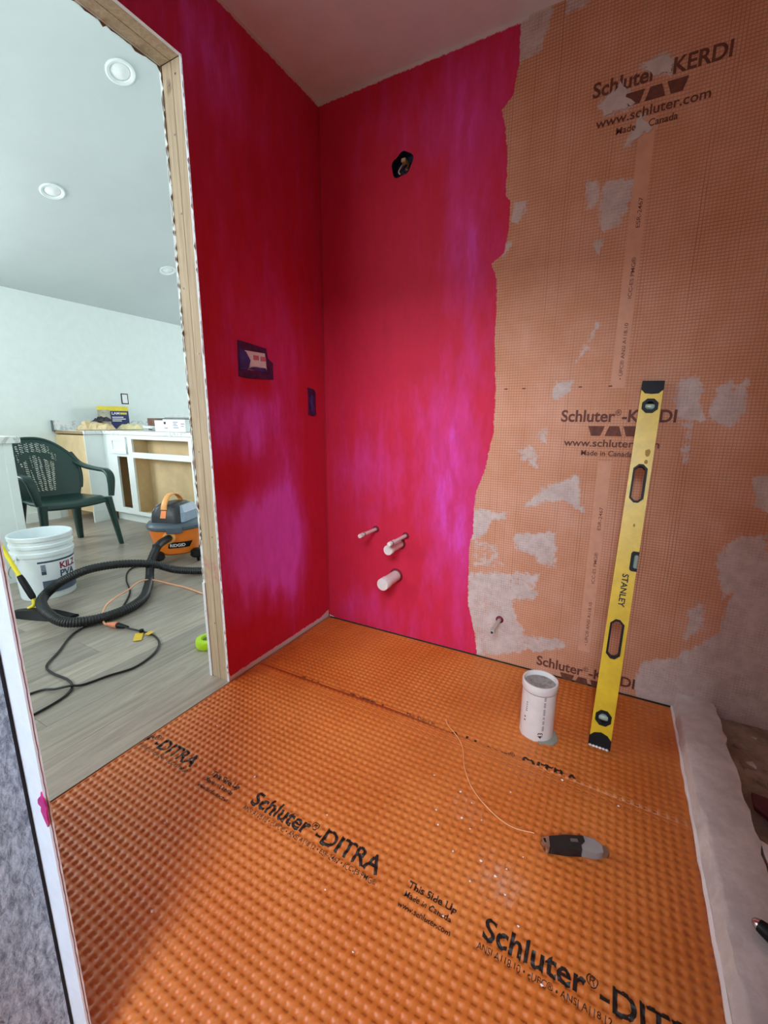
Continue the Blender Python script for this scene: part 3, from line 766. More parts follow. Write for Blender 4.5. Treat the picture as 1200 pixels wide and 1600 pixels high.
# ------------------------------------------------------------------ closet pipe in the floor
tp = thing('floor_drain_pipe', 'upright open white drain pipe standing in the orange floor', 'pipe', (1.172, -.392, 0))
k = NT('dusty_pipe_inside'); MATS['pipe_in'] = k.out(k.mix(k.sstep(k.noise(60, 5, .7), .35, .65), lin('#7d746e'), lin('#a09790')), .9)
obj('pipe_wall', MB().lathe([(.056, -.004), (.056, .172), (.0575, .1725), (.0590, .176), (.0590, .198), (.0575, .202), (.0535, .202), (.0520, .199), (.0520, -.004)], 48, cap=False), M_PVC, tp, smooth=.6)
obj('rim_groove', MB().lathe([(.0562, .1700), (.0570, .1705), (.0570, .1722), (.0562, .1725)], 48, cap=False), mat('grey_line', '#5f5258', .6), tp)
obj('inner_plug', MB().lathe([(.0519, .186), (.04, .183), (.02, .186), (.001, .184)], 40), MATS['pipe_in'], tp, smooth=.8)
def cyl_text(s, ang, z0, length, hgt, r, parent, m, bold=0, vertical=True, name='lettering'):
    me = text_mesh(name, s, length, hgt, bold)
    def f(co):
        if vertical: a = ang - co.y/r; z = z0 + co.x      # reads upward
        else: a = ang + co.x/r; z = z0 + co.y
        return Vector((r*math.cos(a), r*math.sin(a), z))
    deform(me, f); return obj(name, me, m, parent)
ca = math.atan2(-1.8141+.392, 1.3182-1.172)
cyl_text('IIII III II IIIII IIII III', ca+.45, .168-.125, .125, .007, .0566, tp, M_INK, .004)
cyl_text('43', ca+.40, .012, .022, .016, .0566, tp, M_INK, .01)
cyl_text('IIIII', ca-.62, .10, .034, .006, .0566, tp, M_INK)
cyl_text('II', ca-.70, .06, .018, .006, .0566, tp, M_INK)
obj('thinset_collar', poly2d('thinset_collar', [blob(22, .046, .046, .12, 4)], .006, Matrix.Translation((.030, -.012, -.001))), mat('grey_green_grout', '#8b8a7c', .9), tp)

# ------------------------------------------------------------------ spirit level leaning on the back wall
LV = 1.252; LW = .064; LT = .026
ang = math.asin(.352/LV)
lev = thing('spirit_level', 'yellow spirit level with black end caps leaning on the back wall', 'level', (1.372, -.374, .005))
lev.rotation_euler = Matrix.Rotation(-ang, 4, 'X').to_euler()
lev.rotation_euler = (Matrix.Rotation(-ang, 4, 'X') @ Matrix.Rotation(math.radians(1.6), 4, 'Y')).to_euler()
ML = Matrix(((1,0,0,0),(0,0,-1,0),(0,1,0,0),(0,0,0,1)))
def octo(cx, cz, w_, h_, c): return [(cx-w_/2+c, cz-h_/2), (cx+w_/2-c, cz-h_/2), (cx+w_/2, cz-h_/2+c), (cx+w_/2, cz+h_/2-c), (cx+w_/2-c, cz+h_/2), (cx-w_/2+c, cz+h_/2), (cx-w_/2, cz+h_/2-c), (cx-w_/2, cz-h_/2+c)]
z1, z2, h1, h2 = .93*LV, .078*LV, .715*LV, .290*LV
notch = (.478*LV, .530*LV)
body = [(-LW/2, .03), (LW/2, .03), (LW/2, notch[0]), (LW/2-.020, notch[0]), (LW/2-.020, notch[1]), (LW/2, notch[1]), (LW/2, LV-.03), (-LW/2, LV-.03)]
holes = [octo(0, z1, .042, .044, .012), octo(0, z2, .042, .044, .012), octo(0, h1, .042, .132, .014), octo(0, h2, .042, .132, .014)]
obj('beam', poly2d('beam', [body]+holes, LT, ML), M_YEL, lev, bevel=.0015)
for cz in (h1, h2):
    obj('hand_grip', poly2d('hand_grip', [octo(0, cz, .0425, .1325, .0145), octo(0, cz, .030, .118, .010)], LT+.004, ML), M_BLACK, lev)
for cz in (z1, z2):
    v = obj('vial_frame', poly2d('vial_frame', [octo(0, cz, .048, .050, .014), octo(0, cz, .028, .030, .009)], LT+.004, ML), M_BLACK, lev)
    obj('vial', MB().lathe([(.001, -.017), (.009, -.016), (.011, -.010), (.011, .010), (.009, .016), (.001, .017)], 16, m=Matrix.Translation((0, 0, cz)) @ Matrix.Rotation(PI/2, 4, 'Y')), mat('pale_vial', '#aab8a6', .15), v, smooth=.7)
v = obj('vial_frame', poly2d('vial_frame', [[(LW/2-.022, notch[0]+.006), (LW/2-.016, notch[0]-.001), (LW/2+.001, notch[0]-.001), (LW/2+.001, notch[0]+.010), (LW/2-.008, notch[0]+.010), (LW/2-.012, notch[0]+.014), (LW/2-.012, notch[1]-.014), (LW/2-.008, notch[1]-.010), (LW/2+.001, notch[1]-.010), (LW/2+.001, notch[1]+.001), (LW/2-.016, notch[1]+.001), (LW/2-.022, notch[1]-.006)]], LT+.003, ML), M_BLACK, lev)
obj('vial', MB().lathe([(.001, notch[0]+.008), (.008, notch[0]+.010), (.0085, notch[0]+.03), (.008, notch[1]-.010), (.001, notch[1]-.008)], 16, c=(LW/2-.006, 0)), mat('pale_vial', '#aab8a6', .15), v, smooth=.7)
for s, zz in ((1, LV), (-1, 0)):
    cap = [(-LW/2-.001, zz), (LW/2+.001, zz), (LW/2+.001, zz-s*.030), (LW/2-.012, zz-s*.044), (0, zz-s*.050) if s < 0 else (0, zz-s*.046), (-LW/2+.012, zz-s*.044), (-LW/2-.001, zz-s*.030)]
    obj('end_cap', poly2d('end_cap', [cap], LT+.003, ML), M_BLACK, lev)
me = text_mesh('lettering', 'STANLEY', .112, .0185, .022); me.transform(ML @ Matrix.Translation((-.006, .467*LV, LT/2+.0006)) @ Matrix.Rotation(-PI/2, 4, 'Z')); obj('lettering', me, M_INK, lev)
for dx, dz, rx, rz, sd in ((.014, .80, .008, .013, 1), (.013, .775, .005, .008, 2), (.006, .60, .003, .006, 5)):
    obj('grease_mark', poly2d('grease_mark', [blob(14, rx, rz, .15, sd)], .0004, ML @ Matrix.Translation((dx, dz*LV, LT/2+.0003))), mat('ochre_grease', '#a5801a', .6), lev)
for i in range(6):
    obj('thinset_crumb', MB().lathe([(.001, -.003), (.0055, -.001), (.004, .003), (.001, .0042)], 6, c=(-.027+i*.010, -LT/2-.002)), M_PVC, lev)

# ------------------------------------------------------------------ utility knife, wire, crumbs
kn = thing('utility_knife', 'folding grey and black utility knife lying on the orange floor', 'knife', (1.331, -.797, .0018), (0, 0, math.atan2(.065, .165)))
def plate(name, pts, t0, t1, m, parent, bevel=.003):
    me = poly2d(name, [pts], t1-t0, Matrix.Translation((0, 0, (t0+t1)/2))); return obj(name, me, m, parent, bevel=bevel)
plate('grip', [(-.062, .010), (-.02, .019), (.026, .022), (.026, .006), (.014, -.004), (.012, -.019), (-.03, -.022), (-.066, -.020)], .0, .021, mat('black_grip', '#1c1b1d', .45, var=.3, scale=60), kn, .004)
plate('nose', [(.024, .024), (.052, .018), (.066, .004), (.064, -.016), (.045, -.022), (.012, -.019), (.014, -.003), (.026, .006)], .0, .019, mat('grey_knife_body', '#8f8885', .45), kn, .004)
plate('blade_holder', [(.060, .012), (.078, .004), (.081, -.010), (.074, -.018), (.060, -.016)], .003, .014, mat('bronze_plastic', '#7c5a45', .5), kn, .002)
plate('tail', [(-.084, .004), (-.062, .011), (-.066, -.020), (-.076, -.018)], .0, .020, M_CHROME, kn, .003)
plate('tail_slot', [(-.078, .002), (-.072, .004), (-.072, -.008), (-.076, -.007)], .0185, .0205, M_BLACK, kn, 0)
plate('button', [(-.01, .008), (.008, .009), (.008, .001), (-.01, .0)], .020, .0235, M_STEEL, kn, .001)
wire = thing('string', 'thin pale orange string curling across the orange floor', 'string', (1.0, -.7, 0))
WIRE = [(0.878, -0.509), (0.891, -0.522), (0.937, -0.559), (0.971, -0.601), (1.004, -0.681), (1.053, -0.749), (1.122, -0.796), (1.178, -0.813), (1.234, -0.803)]
obj('strand', MB().tube(spline([(x-1.0, y+.7, .004 if i else .014) for i, (x, y) in enumerate(WIRE)], 10), .0014, 6), mat('pale_orange_string', '#e0a070', .5), wire, smooth=1)
# plaster crumbs scattered on the membrane: individually visible ones
CR = [(1.02, -.77), (1.06, -.79), (1.05, -.85), (1.08, -.87), (1.10, -.83), (1.13, -.94), (1.17, -.96), (1.19, -.93), (1.20, -.99), (.98, -.86), (1.12, -1.0), (1.24, -1.04), (1.06, -.95), (.93, -.75), (.72, -1.02), (.45, -1.02), (.83, -1.18), (.35, -1.25), (.95, -1.25), (1.30, -1.12), (.52, -1.40), (1.15, -.70), (1.28, -.58), (1.43, -.60), (.17, -.92), (.12, -.80), (1.36, -1.30), (1.0, -.9), (1.22, -.88), (1.09, -1.1)]
for i, (x, y) in enumerate(CR):
    r_ = random.Random(i); s = r_.uniform(.0022, .0042)
    mb = MB().add([(s*a*r_.uniform(.7, 1.3), s*b*r_.uniform(.7, 1.3), s*c*.7) for a, b, c in ((1, 0, 0), (-1, 0, 0), (0, 1, 0), (0, -1, 0), (0, 0, 1), (0, 0, -1))], [(0, 2, 4), (2, 1, 4), (1, 3, 4), (3, 0, 4), (2, 0, 5), (1, 2, 5), (3, 1, 5), (0, 3, 5)])
    o = obj('plaster_crumb', mb, M_PVC, loc=(x, y, s*.5)); tag(o, 'tiny pale plaster crumb scattered on the orange floor membrane', 'crumb', 'plaster crumbs on the floor')

# ------------------------------------------------------------------ curb and gutted tub area at right
rough_edge = lambda i, a: a*(random.Random(i*13+1).random()-.5)
cu_t = struct('trim_1', 'low curb smeared with grey thinset along the floor edge', 'curb')
mb = MB(); rings = []; n = 60
for i in range(n):
    y = -.0-2.0*i/(n-1)
    j = lambda k, a: rough_edge(i*7+k, a)
    hh = .060 + j(3, .004)
    wv = .022 if y < -.55 else 0.0
    rings.append([(1.607, y, -.008), (1.609+j(1, .003), y, .012), (1.616+j(2, .004)+wv*.3, y, hh-.004), (1.624+j(4, .004)+wv*.4, y, hh), (1.70, y, hh+j(5, .003)), (1.733+j(6, .012), y, hh-.003), (1.738+j(8, .012), y, -.03)])
mb.loft(rings, cap=True)
obj('curb_body', mb, M_MUD, cu_t, smooth=.9)
mb = MB(); rings = []
for i in range(50):
    y = -.02-1.9*i/49; j = lambda k, a: rough_edge(i*5+k+400, a)
    rings.append([(1.6055+j(0, .003), y, -.002), (1.6045+j(0, .003), y, .010+j(1, .006)), (1.610, y, .016+j(2, .006)), (1.613, y, .0)])
mb.loft(rings); obj('white_caulk_bead', mb, mat('white_caulk', '#e6dedc', .6), cu_t, smooth=.8)
slab = thing('thinset_slab', 'rough grey thinset slab beside the curb, lower right corner', 'slab', (2.15, -1.3, -.03))
pts = [(1.735, -2.0), (2.6, -2.0), (2.6, -.86), (2.3, -.80), (2.05, -.74), (1.95, -.70), (1.90, -.675), (1.86, -.68), (1.83, -.655), (1.80, -.66), (1.775, -.63), (1.755, -.61), (1.735, -.60)]
obj('slab_body', poly2d('slab_body', [[(x-2.15, y+1.3) for x, y in pts]], .085, Matrix.Translation((0, 0, .0425))), M_MUD, slab, bevel=.004)
pit = struct('floor_pit', 'brown rubble-strewn floor of the gutted tub area', 'floor')
us = np.linspace(1.735, 2.6, 60); vv = np.linspace(-.9, -.0, 60)
me, U, V = field_sheet(us, vv, lambda a, b: np.stack([a, b, +.002+.009*np.sin(a*31+np.sin(b*23)*2)*np.sin(b*37)+.004*rng.random(a.shape)], -1))
obj('dirt_bed', me, M_DIRT, pit, smooth=1)
for i in range(46):
    r_ = random.Random(i+50); x, y = r_.uniform(1.76, 2.15), r_.uniform(-.55, -.03); s = r_.uniform(.006, .018)
    vs8 = [(s*sx*r_.uniform(.5, 1.2), s*sy*r_.uniform(.5, 1.2), s*sz*r_.uniform(.15, .4)) for sx in (-1, 1) for sy in (-1, 1) for sz in (-1, 1)]
    mb = MB().add(vs8, [(0, 1, 3, 2), (4, 6, 7, 5), (0, 4, 5, 1), (2, 3, 7, 6), (0, 2, 6, 4), (1, 5, 7, 3)])
    o = obj('rubble_piece', mb, M_DIRT if i % 3 else M_MUD, loc=(x, y, s*.12), rot=(0, 0, r_.uniform(0, 3)))
    tag(o, 'broken rubble lump lying in the gutted tub area', 'rubble', 'rubble in the gutted tub area')
for lab, pts, zz, rz in (('dark maroon painted splinter board sticking out by the thinset slab', [(-.10, .05), (-.02, .055), (.06, .035), (.16, .03), (.16, -.02), (.06, -.01), (.0, -.035), (-.06, -.02), (-.09, .0)], .036, -.25), ('smaller torn maroon board lying against the thinset slab edge', [(-.07, .03), (.02, .04), (.12, .03), (.12, -.05), (.03, -.04), (-.03, -.055), (-.06, -.02)], .050, -.1)):
    o = obj('maroon_board', poly2d('maroon_board', [pts], .012), mat('maroon_paint', '#4a1a20', .35, var=.25, scale=25), loc=(1.84 if zz < .04 else 1.86, -.50 if zz < .04 else -.615, zz+.012), rot=(.08, -.05, rz)); tag(o, lab, 'board')
fl = thing('hand_tool', 'black metal tool with a shiny rounded tip on the slab', 'tool', (1.665, -.86, .082), (0, 0, math.radians(-35)))
obj('barrel', MB().lathe([(.012, .008), (.013, .012), (.0155, .03), (.0155, .20)], 24, m=Matrix.Rotation(PI/2, 4, 'Y')), M_BLACK, fl, smooth=.6)
obj('tip', MB().lathe([(.001, -.004), (.006, -.002), (.0095, .002), (.012, .009), (.0125, .012)], 24, m=Matrix.Rotation(PI/2, 4, 'Y')), M_CHROME, fl, smooth=.8)

# ================================================================== KITCHEN
CT = .955
def shaker(name, x0, x1, z0, z1, y, parent, t=.018, rail=.035):
    o = obj(name, poly2d(name, [[(x0, z0), (x1, z0), (x1, z1), (x0, z1)]], t*.5, M_back(0, y+t*.25, 0)), M_CAB, parent)
    obj('rail_frame', poly2d('rail_frame', [[(x0, z0), (x1, z0), (x1, z1), (x0, z1)], [(x0+rail, z0+rail), (x1-rail, z0+rail), (x1-rail, z1-rail), (x0+rail, z1-rail)]], t*.6, M_back(0, y-t*.25, 0)), M_CAB, o)
    return o
# cabinet run facing the doorway side (fronts at y = .8)
cab = thing('base_cabinet', 'long white base cabinet with open doorless tan interior', 'cabinet', (-2.7, .80, 0))
def cl(x): return x+2.7
outer = [(cl(-3.43), .10), (cl(-1.7), .10), (cl(-1.7), .915), (cl(-3.43), .915)]
hs = [[(cl(-3.215), .16), (cl(-3.045), .16), (cl(-3.045), .695), (cl(-3.215), .695)],
      [(cl(-2.945), .745), (cl(-2.095), .745), (cl(-2.095), .875), (cl(-2.945), .875)],
      [(cl(-2.945), .135), (cl(-2.075), .135), (cl(-2.075), .69), (cl(-2.945), .69)]]
obj('face_frame', poly2d('face_frame', [outer]+hs, .02, M_back(0, .0, 0)), M_CAB, cab, bevel=.001)
cb = MB().box((cl(-3.42), .56, .10), (cl(-1.71), .575, .91)); obj('back_panel', cb, M_PLY, cab)
for nm, x in (('side_panel', -3.42), ('partition', -3.03), ('partition', -2.965), ('partition', -2.06), ('side_panel', -1.715)):
    obj(nm, MB().box((cl(x), .0105, .10), (cl(x)+.015, .56, .91)), M_PLY, cab)
obj('bottom_panel', MB().box((cl(-3.42), .0105, .105), (cl(-1.71), .56, .122)), M_PLY, cab)
obj('stretcher', MB().box((cl(-2.95), .0105, .70), (cl(-2.07), .09, .72)), M_PLY, cab)
obj('inner_board', MB().box((cl(-2.95), .16, .122), (cl(-2.07), .17, .90)), M_PLY, cab)
obj('toe_kick', MB().box((cl(-3.43), .055, 0), (cl(-1.7), .07, .10)), M_CAB, cab)
d = shaker('drawer_front', cl(-3.285), cl(-3.02), .725, .895, -.02, cab, rail=.04)
obj('back_skin', MB().box((cl(-3.43), .575, 0), (cl(-1.7), .585, .915)), M_CAB, cab)
# corner cabinet against the far wall: tan unfinished side towards the doorway, white front stile
cc = thing('corner_cabinet', 'corner cabinet with bare tan side panel against the white wall', 'cabinet', (-3.7, .61, 0))
obj('side_panel', MB().box((-.285, .0, .11), (.262, .012, .905)), M_PLY, cc)
obj('top_strip', MB().box((-.285, -.002, .918), (.262, .010, .945)), mat('raw_edge_wood', '#9a8360', .7), cc)
obj('front_stile', MB().box((.2625, -.001, .113), (.2690, .187, .913)), M_CAB, cc, bevel=.001)
obj('toe_block', MB().box((.252, -.004, .0), (.2685, .187, .1125)), M_CAB, cc, bevel=.001)
obj('back_panel', MB().box((-.29, .012, .0), (-.28, 2.2, .91)), M_PLY, cc)
obj('support_panel', MB().box((.15, .192, .0), (.162, .60, .91)), M_PLY, cc)
ct = thing('countertop', 'L-shaped white marble laminate countertop with low backsplash', 'countertop', (-3.4, 1.0, .915))
L = [(-3.985, .622), (-3.432, .622), (-3.432, .602), (-3.405, .602), (-3.405, .775), (-1.68, .775), (-1.68, 1.42), (-3.40, 1.42), (-3.40, 3.2), (-3.985, 3.2)]
obj('slab', poly2d('slab', [[(x+3.4, y-1.0) for x, y in L]], .036, Matrix.Translation((0, 0, .020))), M_MARBLE, ct, bevel=.002)
obj('backsplash', MB().box((-.598, -.40, .038), (-.580, 2.2, .135)), M_MARBLE, ct)
obj('backsplash_end', MB().box((-.599, -.408, .02), (-.570, -.400, .137)), mat('dark_edge', '#5c6468', .6), ct)
# island at left
isl = thing('island_cabinet', 'white island cabinet end with marble top at the left edge', 'cabinet', (-2.43, -.9, 0))
obj('body', MB().box((-.31, -.9, 0), (.32, .395, .912)), M_CAB, isl)
obj('corner_trim', MB().box((.3205, .350, 0), (.327, .398, .912)), M_CAB, isl, bevel=.001)
obj('worktop', MB().box((-.35, -.95, .913), (.345, .44, CT)), M_MARBLE, isl, bevel=.002)
ko = thing('wall_outlet', 'white wall outlet with dark border above the kitchen counter', 'outlet', (-4.0, 1.414, 1.31))
obj('dark_border', poly2d('dark_border', [[(-.042, -.062), (.042, -.062), (.042, .062), (-.042, .062)], [(-.030, -.050), (.030, -.050), (.030, .050), (-.030, .050)]], .004, M_left(.002, 0, 0)), M_BLACK, ko)
obj('face', poly2d('face', [[(-.031, -.051), (.031, -.051), (.031, .051), (-.031, .051)]], .006, M_left(.003, 0, 0)), M_OUT, ko)

# things on the counter
bx = thing('paint_box', 'navy and yellow box standing on the kitchen counter', 'box', (-3.80, 1.14, CT), (0, 0, math.radians(62)))
obj('carton', MB().box((-.15, -.05, 0), (.15, .05, .255)), mat('navy_carton', '#2c3468', .5), bx, bevel=.002)
obj('yellow_band', MB().box((-.1505, -.0515, .205), (.1505, .0505, .2555)), mat('yellow_carton', '#e3cf45', .5), bx)
obj('photo_panel', MB().box((-.1505, -.0525, .0), (-.03, -.0495, .215)), mat('beige_print', '#a9a596', .6, var=.3, scale=18), bx)
me = text_mesh('lettering', 'LAM', .075, .028, .02); me.transform(M_back(-.015, -.0525, .165)); obj('lettering', me, M_OUT, bx)
obj('print_line', MB().box((.066, -.0522, .166), (.132, -.0505, .188)), mat('yellow_ink', '#d8c65a', .5), bx)
for zz, ww in ((.13, .11), (.11, .13), (.09, .09)):
    obj('print_line', MB().box((-.015, -.0522, zz), (-.015+ww, -.0505, zz+.010)), M_OUT, bx)
def crumple(nx, ny, sx, sy, h, seed, flat=.3):
    r = np.random.default_rng(seed); mb = MB(); v = []
    for j in range(ny):
        for i in range(nx):
            u, w_ = i/(nx-1)*2-1, j/(ny-1)*2-1; env = max(0, 1-u**4)*max(0, 1-w_**4)
            v.append((u*sx+r.normal(0, .006), w_*sy+r.normal(0, .006), .003+h*env*(.45+.75*r.random())))
    f = [(j*nx+i, j*nx+i+1, (j+1)*nx+i+1, (j+1)*nx+i) for j in range(ny-1) for i in range(nx-1)]
    mb.add(v, f); k0 = len(mb.v)
    mb.add([(x, y, .0) for x, y, z in v], [tuple(reversed(q)) for q in f]); return mb
o = obj('paper_bag', crumple(12, 9, .17, .12, .085, 3), mat('kraft_bag', '#d8c096', .8, var=.15, scale=8), loc=(-3.60, .83, CT), rot=(0, 0, .9)); tag(o, 'crumpled tan paper bag lying on the counter', 'paper bag')
o = obj('dark_glove', crumple(8, 7, .085, .05, .05, 8), mat('charcoal_cloth', '#33323a', .8), loc=(-3.56, .88, CT+.085), rot=(0, 0, .9)); tag(o, 'dark cloth glove on top of the paper bag', 'glove')
o = obj('plastic_sheet', crumple(12, 9, .12, .08, .06, 5), mat('yellowed_plastic', '#e6d9a8', .5, var=.2, scale=10), loc=(-3.52, 1.16, CT), rot=(0, 0, .7)); tag(o, 'crumpled yellowish plastic bag in front of the navy box', 'bag')
db = thing('flooring_box', 'flat dark carton with brown lid lying behind the white carton', 'box', (-2.85, 1.22, CT))
obj('carton', MB().box((-.33, -.08, 0), (.50, .08, .125)), mat('charcoal_carton', '#4a4746', .6), db, bevel=.003)
obj('brown_end', MB().box((-.331, -.0815, .045), (-.13, .0805, .1265)), mat('brown_print_carton', '#6d4c40', .6, var=.3, scale=20), db)
for x, w_ in ((-.32, .05), (-.262, .07), (-.184, .045)): obj('print_line', MB().box((x, -.0822, .018), (x+w_, -.0795, .032)), M_OUT, db)
tr = thing('light_fixture_tray', 'shiny slanted metal tray resting on the dark carton', 'tray', (-2.50, 1.20, CT+.131), (0, 0, 0))
obj('tray_pan', MB().loft([[(-.32, -.10, 0), (.30, -.10, 0), (.30, .07, 0), (-.32, .07, 0)], [(-.26, -.09, .028), (.30, -.09, .028), (.30, .06, .028), (-.26, .06, .028)]]), mat('pale_metal', '#c5cbc8', .3, .3), tr)
obj('rim', MB().box((-.33, -.105, -.002), (.305, -.098, .006)), M_STEEL, tr)
wc = thing('white_carton', 'white printed carton at the front of the kitchen counter', 'box', (-2.45, .93, CT))
obj('carton', MB().box((-.20, -.07, 0), (-.07, .07, .105)), mat('white_carton', '#e2e6e6', .6), wc, bevel=.002)
obj('carton_lid', MB().box((-.068, -.075, 0), (.25, .07, .115)), mat('white_carton', '#e2e6e6', .6), wc, bevel=.002)
obj('print_line', MB().box((-.055, -.0758, .07), (-.025, -.0748, .092)), M_INK, wc)
for i, (x, z, w_) in enumerate(((.08, .085, .07), (.08, .07, .05), (.08, .055, .065), (.08, .035, .075), (.19, .07, .05), (.19, .05, .04), (-.05, .03, .05))):
    obj('print_line', MB().box((x, -.0758, z), (x+w_, -.0748, z+.007)), mat('blue_grey_ink', '#5a6a86', .6), wc)
cbx = thing('cable_coil', 'loose white coiled cable on the counter beside the carton', 'cable', (-2.83, .93, CT))
obj('coil', MB().tube([(.09*math.cos(a)*(1+.1*math.sin(3*a)), .05*math.sin(a), .012+.02*abs(math.sin(a*.5))+.02*a/12) for a in np.linspace(0, 12.5, 90)], .006, 8), mat('white_cable', '#d9dcda', .4), cbx, smooth=1)
obj('plug', MB().lathe([(.014, 0), (.016, .01), (.013, .06), (.006, .07)], 14, m=Matrix.Translation((.08, -.02, .02)) @ Matrix.Rotation(PI/2, 4, 'Y')), mat('grey_plug', '#8a8f90', .4), cbx, smooth=.7)

# ------------------------------------------------------------------ green resin armchair
ch = thing('resin_armchair', 'dark green plastic armchair with pierced curved back', 'chair', (-2.70, -.01, 0), (0, 0, math.radians(2)))
def seat_z(u, v): return .425 + .012*(v/.25)**2 - .02*(1-abs(u))*.4 - (.03*max(0, u-.7)/.3)
n = 26; top = []; 
mbs = MB(); vs_ = []
for j in range(n):
    for i in range(n):
        u, v = i/(n-1)*2-1, j/(n-1)*2-1
        hw = .245 - .02*(1-u)/2 if True else 0
        vs_.append((.02+u*.235 + .02*(1-v*v)*(u > 0)*u, v*hw*(1-.10*max(0, -u)), seat_z(u, v*.25)-.012*(abs(v) > .97)-.012*(u > .97)))
f = [(j*n+i, j*n+i+1, (j+1)*n+i+1, (j+1)*n+i) for j in range(n-1) for i in range(n-1)]
mbs.add(vs_, f)
o = obj('seat', mbs, M_GREEN, ch, smooth=1.0); md = o.modifiers.new('solid', 'SOLIDIFY'); md.thickness = .022; md.offset = -1
N = 110; vs_ = []; 
def back_pt(s, t):
    zmax = .905 - .20*abs(s)**2.6; z = .405 + t*(zmax-.405)
    wd = .205 + .075*math.sin(min(1, t*1.15)*PI/2); v = s*wd
    x = -.195 - .135*t - .03*t*t + (.10+.05*t)*(abs(s)**2.2)
    return (x, v, z)
for j in range(N+1):
    for i in range(N+1): vs_.append(back_pt(i/N*2-1, j/N))
def hole(s, t):
    a = abs(s)
    cx = .30*(.55+.45*t)       # panels fan out upward
    q = s/(.60+.40*t)
    panels = ((-.17, .17, .13, .72), (-.54, -.24, .13, .68), (.24, .54, .13, .68))
    inn = any(p0 < q < p1 and t0 < t < t1-.10*abs(q) for p0, p1, t0, t1 in panels) or (abs(q) < .46 and .77-.06*q*q < t < .93-.10*q*q) or (.48 < abs(q) < .60 and .66 < t < .80)
    if not inn: return False
    return ((t*27 + s*8) % 1.0) < .56 and ((s*7.0 - t*1.0+.1) % 1.0) < .80
f = []
for j in range(N):
    for i in range(N):
        if not hole((i+.5)/N*2-1, (j+.5)/N): f.append((j*(N+1)+i, j*(N+1)+i+1, (j+1)*(N+1)+i+1, (j+1)*(N+1)+i))
mbb = MB().add(vs_, f)
me = bpy.data.meshes.new('backrest'); me.from_pydata(mbb.v, [], mbb.f); me.update()
o = obj('backrest', me, M_GREEN, ch, smooth=1.0); md = o.modifiers.new('solid', 'SOLIDIFY'); md.thickness = .010; md.offset = 0
rimp = [Vector(back_pt(-1, t)) for t in np.linspace(.25, 1, 14)] + [Vector(back_pt(s, 1)) for s in np.linspace(-.95, .95, 34)] + [Vector(back_pt(1, t)) for t in np.linspace(1, .25, 14)]
obj('back_rim', MB().tube(rimp, .013, 8), M_GREEN, ch, smooth=1.0)
for sd in (1, -1):
    arm = spline([(-.29, sd*.262, .77), (-.20, sd*.275, .69), (-.07, sd*.288, .655), (.08, sd*.295, .642), (.17, sd*.296, .635), (.225, sd*.292, .60), (.243, sd*.285, .53), (.248, sd*.270, .425)], 8)
    obj('armrest', MB().ribbon(arm, lambda t: .062 if t < .8 else .062-.02*(t-.8)/.2, .026, (0, 1, .0)), M_GREEN, ch, smooth=1.0)
    lo = spline([(-.16, sd*.225, .43), (-.19, sd*.255, .55), (-.22, sd*.27, .70)], 8)
    obj('arm_rear_post', MB().ribbon(lo, .05, .02, (1, 0, 0)), M_GREEN, ch, smooth=1.0)
    for fx, tx, hw, nm in ((.285, .235, .030, 'leg'), (-.235, -.175, .040, 'leg')):
        yb, yt = sd*(.285 if fx > 0 else .235), sd*(.245 if fx > 0 else .20)
        rings = []
        for t in np.linspace(0, 1, 8):
            cx, cy, z = tx+(fx-tx)*t, yt+(yb-yt)*t, .42*(1-t)
            w1, w2 = hw*(1-.42*t), hw*(.9-.40*t)
            c = .25
            rings.append([(cx+a*w1, cy+b*w2, z) for a, b in ((1, .6), (.6, 1), (-.6, 1), (-1, .6), (-1, -.6), (-.6, -1), (.6, -1), (1, -.6))])
        obj(nm, MB().loft(rings), M_GREEN, ch, smooth=.8)

# ------------------------------------------------------------------ white pail
bk = thing('paint_pail', 'large white plastic primer pail on the grey plank floor', 'pail', (-1.725, -.584, 0))
R1 = .161
prof = [(.001, .004), (.136, .0), (.1385, .004), (.150, .250), (.1505, .268), (.158, .270), (.159, .292), (.152, .296), (.1525, .318), (.1585, .321), (.1590, .338), (.153, .342), (.154, .362), (.160, .365), (.1615, .388), (.158, .393), (.152, .390), (.148, .36), (.136, .012), (.001, .012)]
obj('pail_body', MB().lathe(prof, 56, cap=False), M_BUCKET, bk, smooth=.5)
obj('primer_film', MB().lathe([(.001, .205), (.10, .2055), (.1445, .206)], 40), mat('white_primer', '#e6e9e8', .3), bk)
def cyl_patch(name, a0, a1, z0, z1, rf, m, parent, n=24):
    mb = MB(); v = []
    for i in range(n+1):
        a = a0+(a1-a0)*i/n
        for z in (z0, z1):
            r = rf(z); v.append((r*math.cos(a), r*math.sin(a), z))
    mb.add(v, [(2*i, 2*i+2, 2*i+3, 2*i+1) for i in range(n)]); return obj(name, mb, m, parent, smooth=1)
rb = lambda d: (lambda z: .1385+(z-.004)*(.0115/.246)+d)
cda = math.atan2(-1.814+.584, 1.318+1.725)
D = math.radians
cyl_patch('paper_label', cda-D(14), cda+D(98), .035, .236, rb(.0012), mat('label_white', '#e4eaf2', .5, var=.02), bk, 40)
cyl_patch('label_stripe', cda-D(14), cda+D(98), .232, .243, rb(.0018), mat('label_navy', '#3b4a5c', .5), bk, 40)
cyl_patch('label_photo', cda-D(10), cda+D(98), .040, .120, rb(.0018), mat('label_slate', '#5d6a80', .5, var=.15, scale=10), bk, 40)
cyl_patch('label_dot', cda+D(2), cda+D(13), .048, .072, rb(.0022), mat('label_green', '#97a86a', .5), bk, 8)
cyl_patch('barcode', cda-D(9), cda-D(0), .175, .222, rb(.0020), mat('label_grey', '#7b8794', .5, var=.4, scale=150), bk, 8)
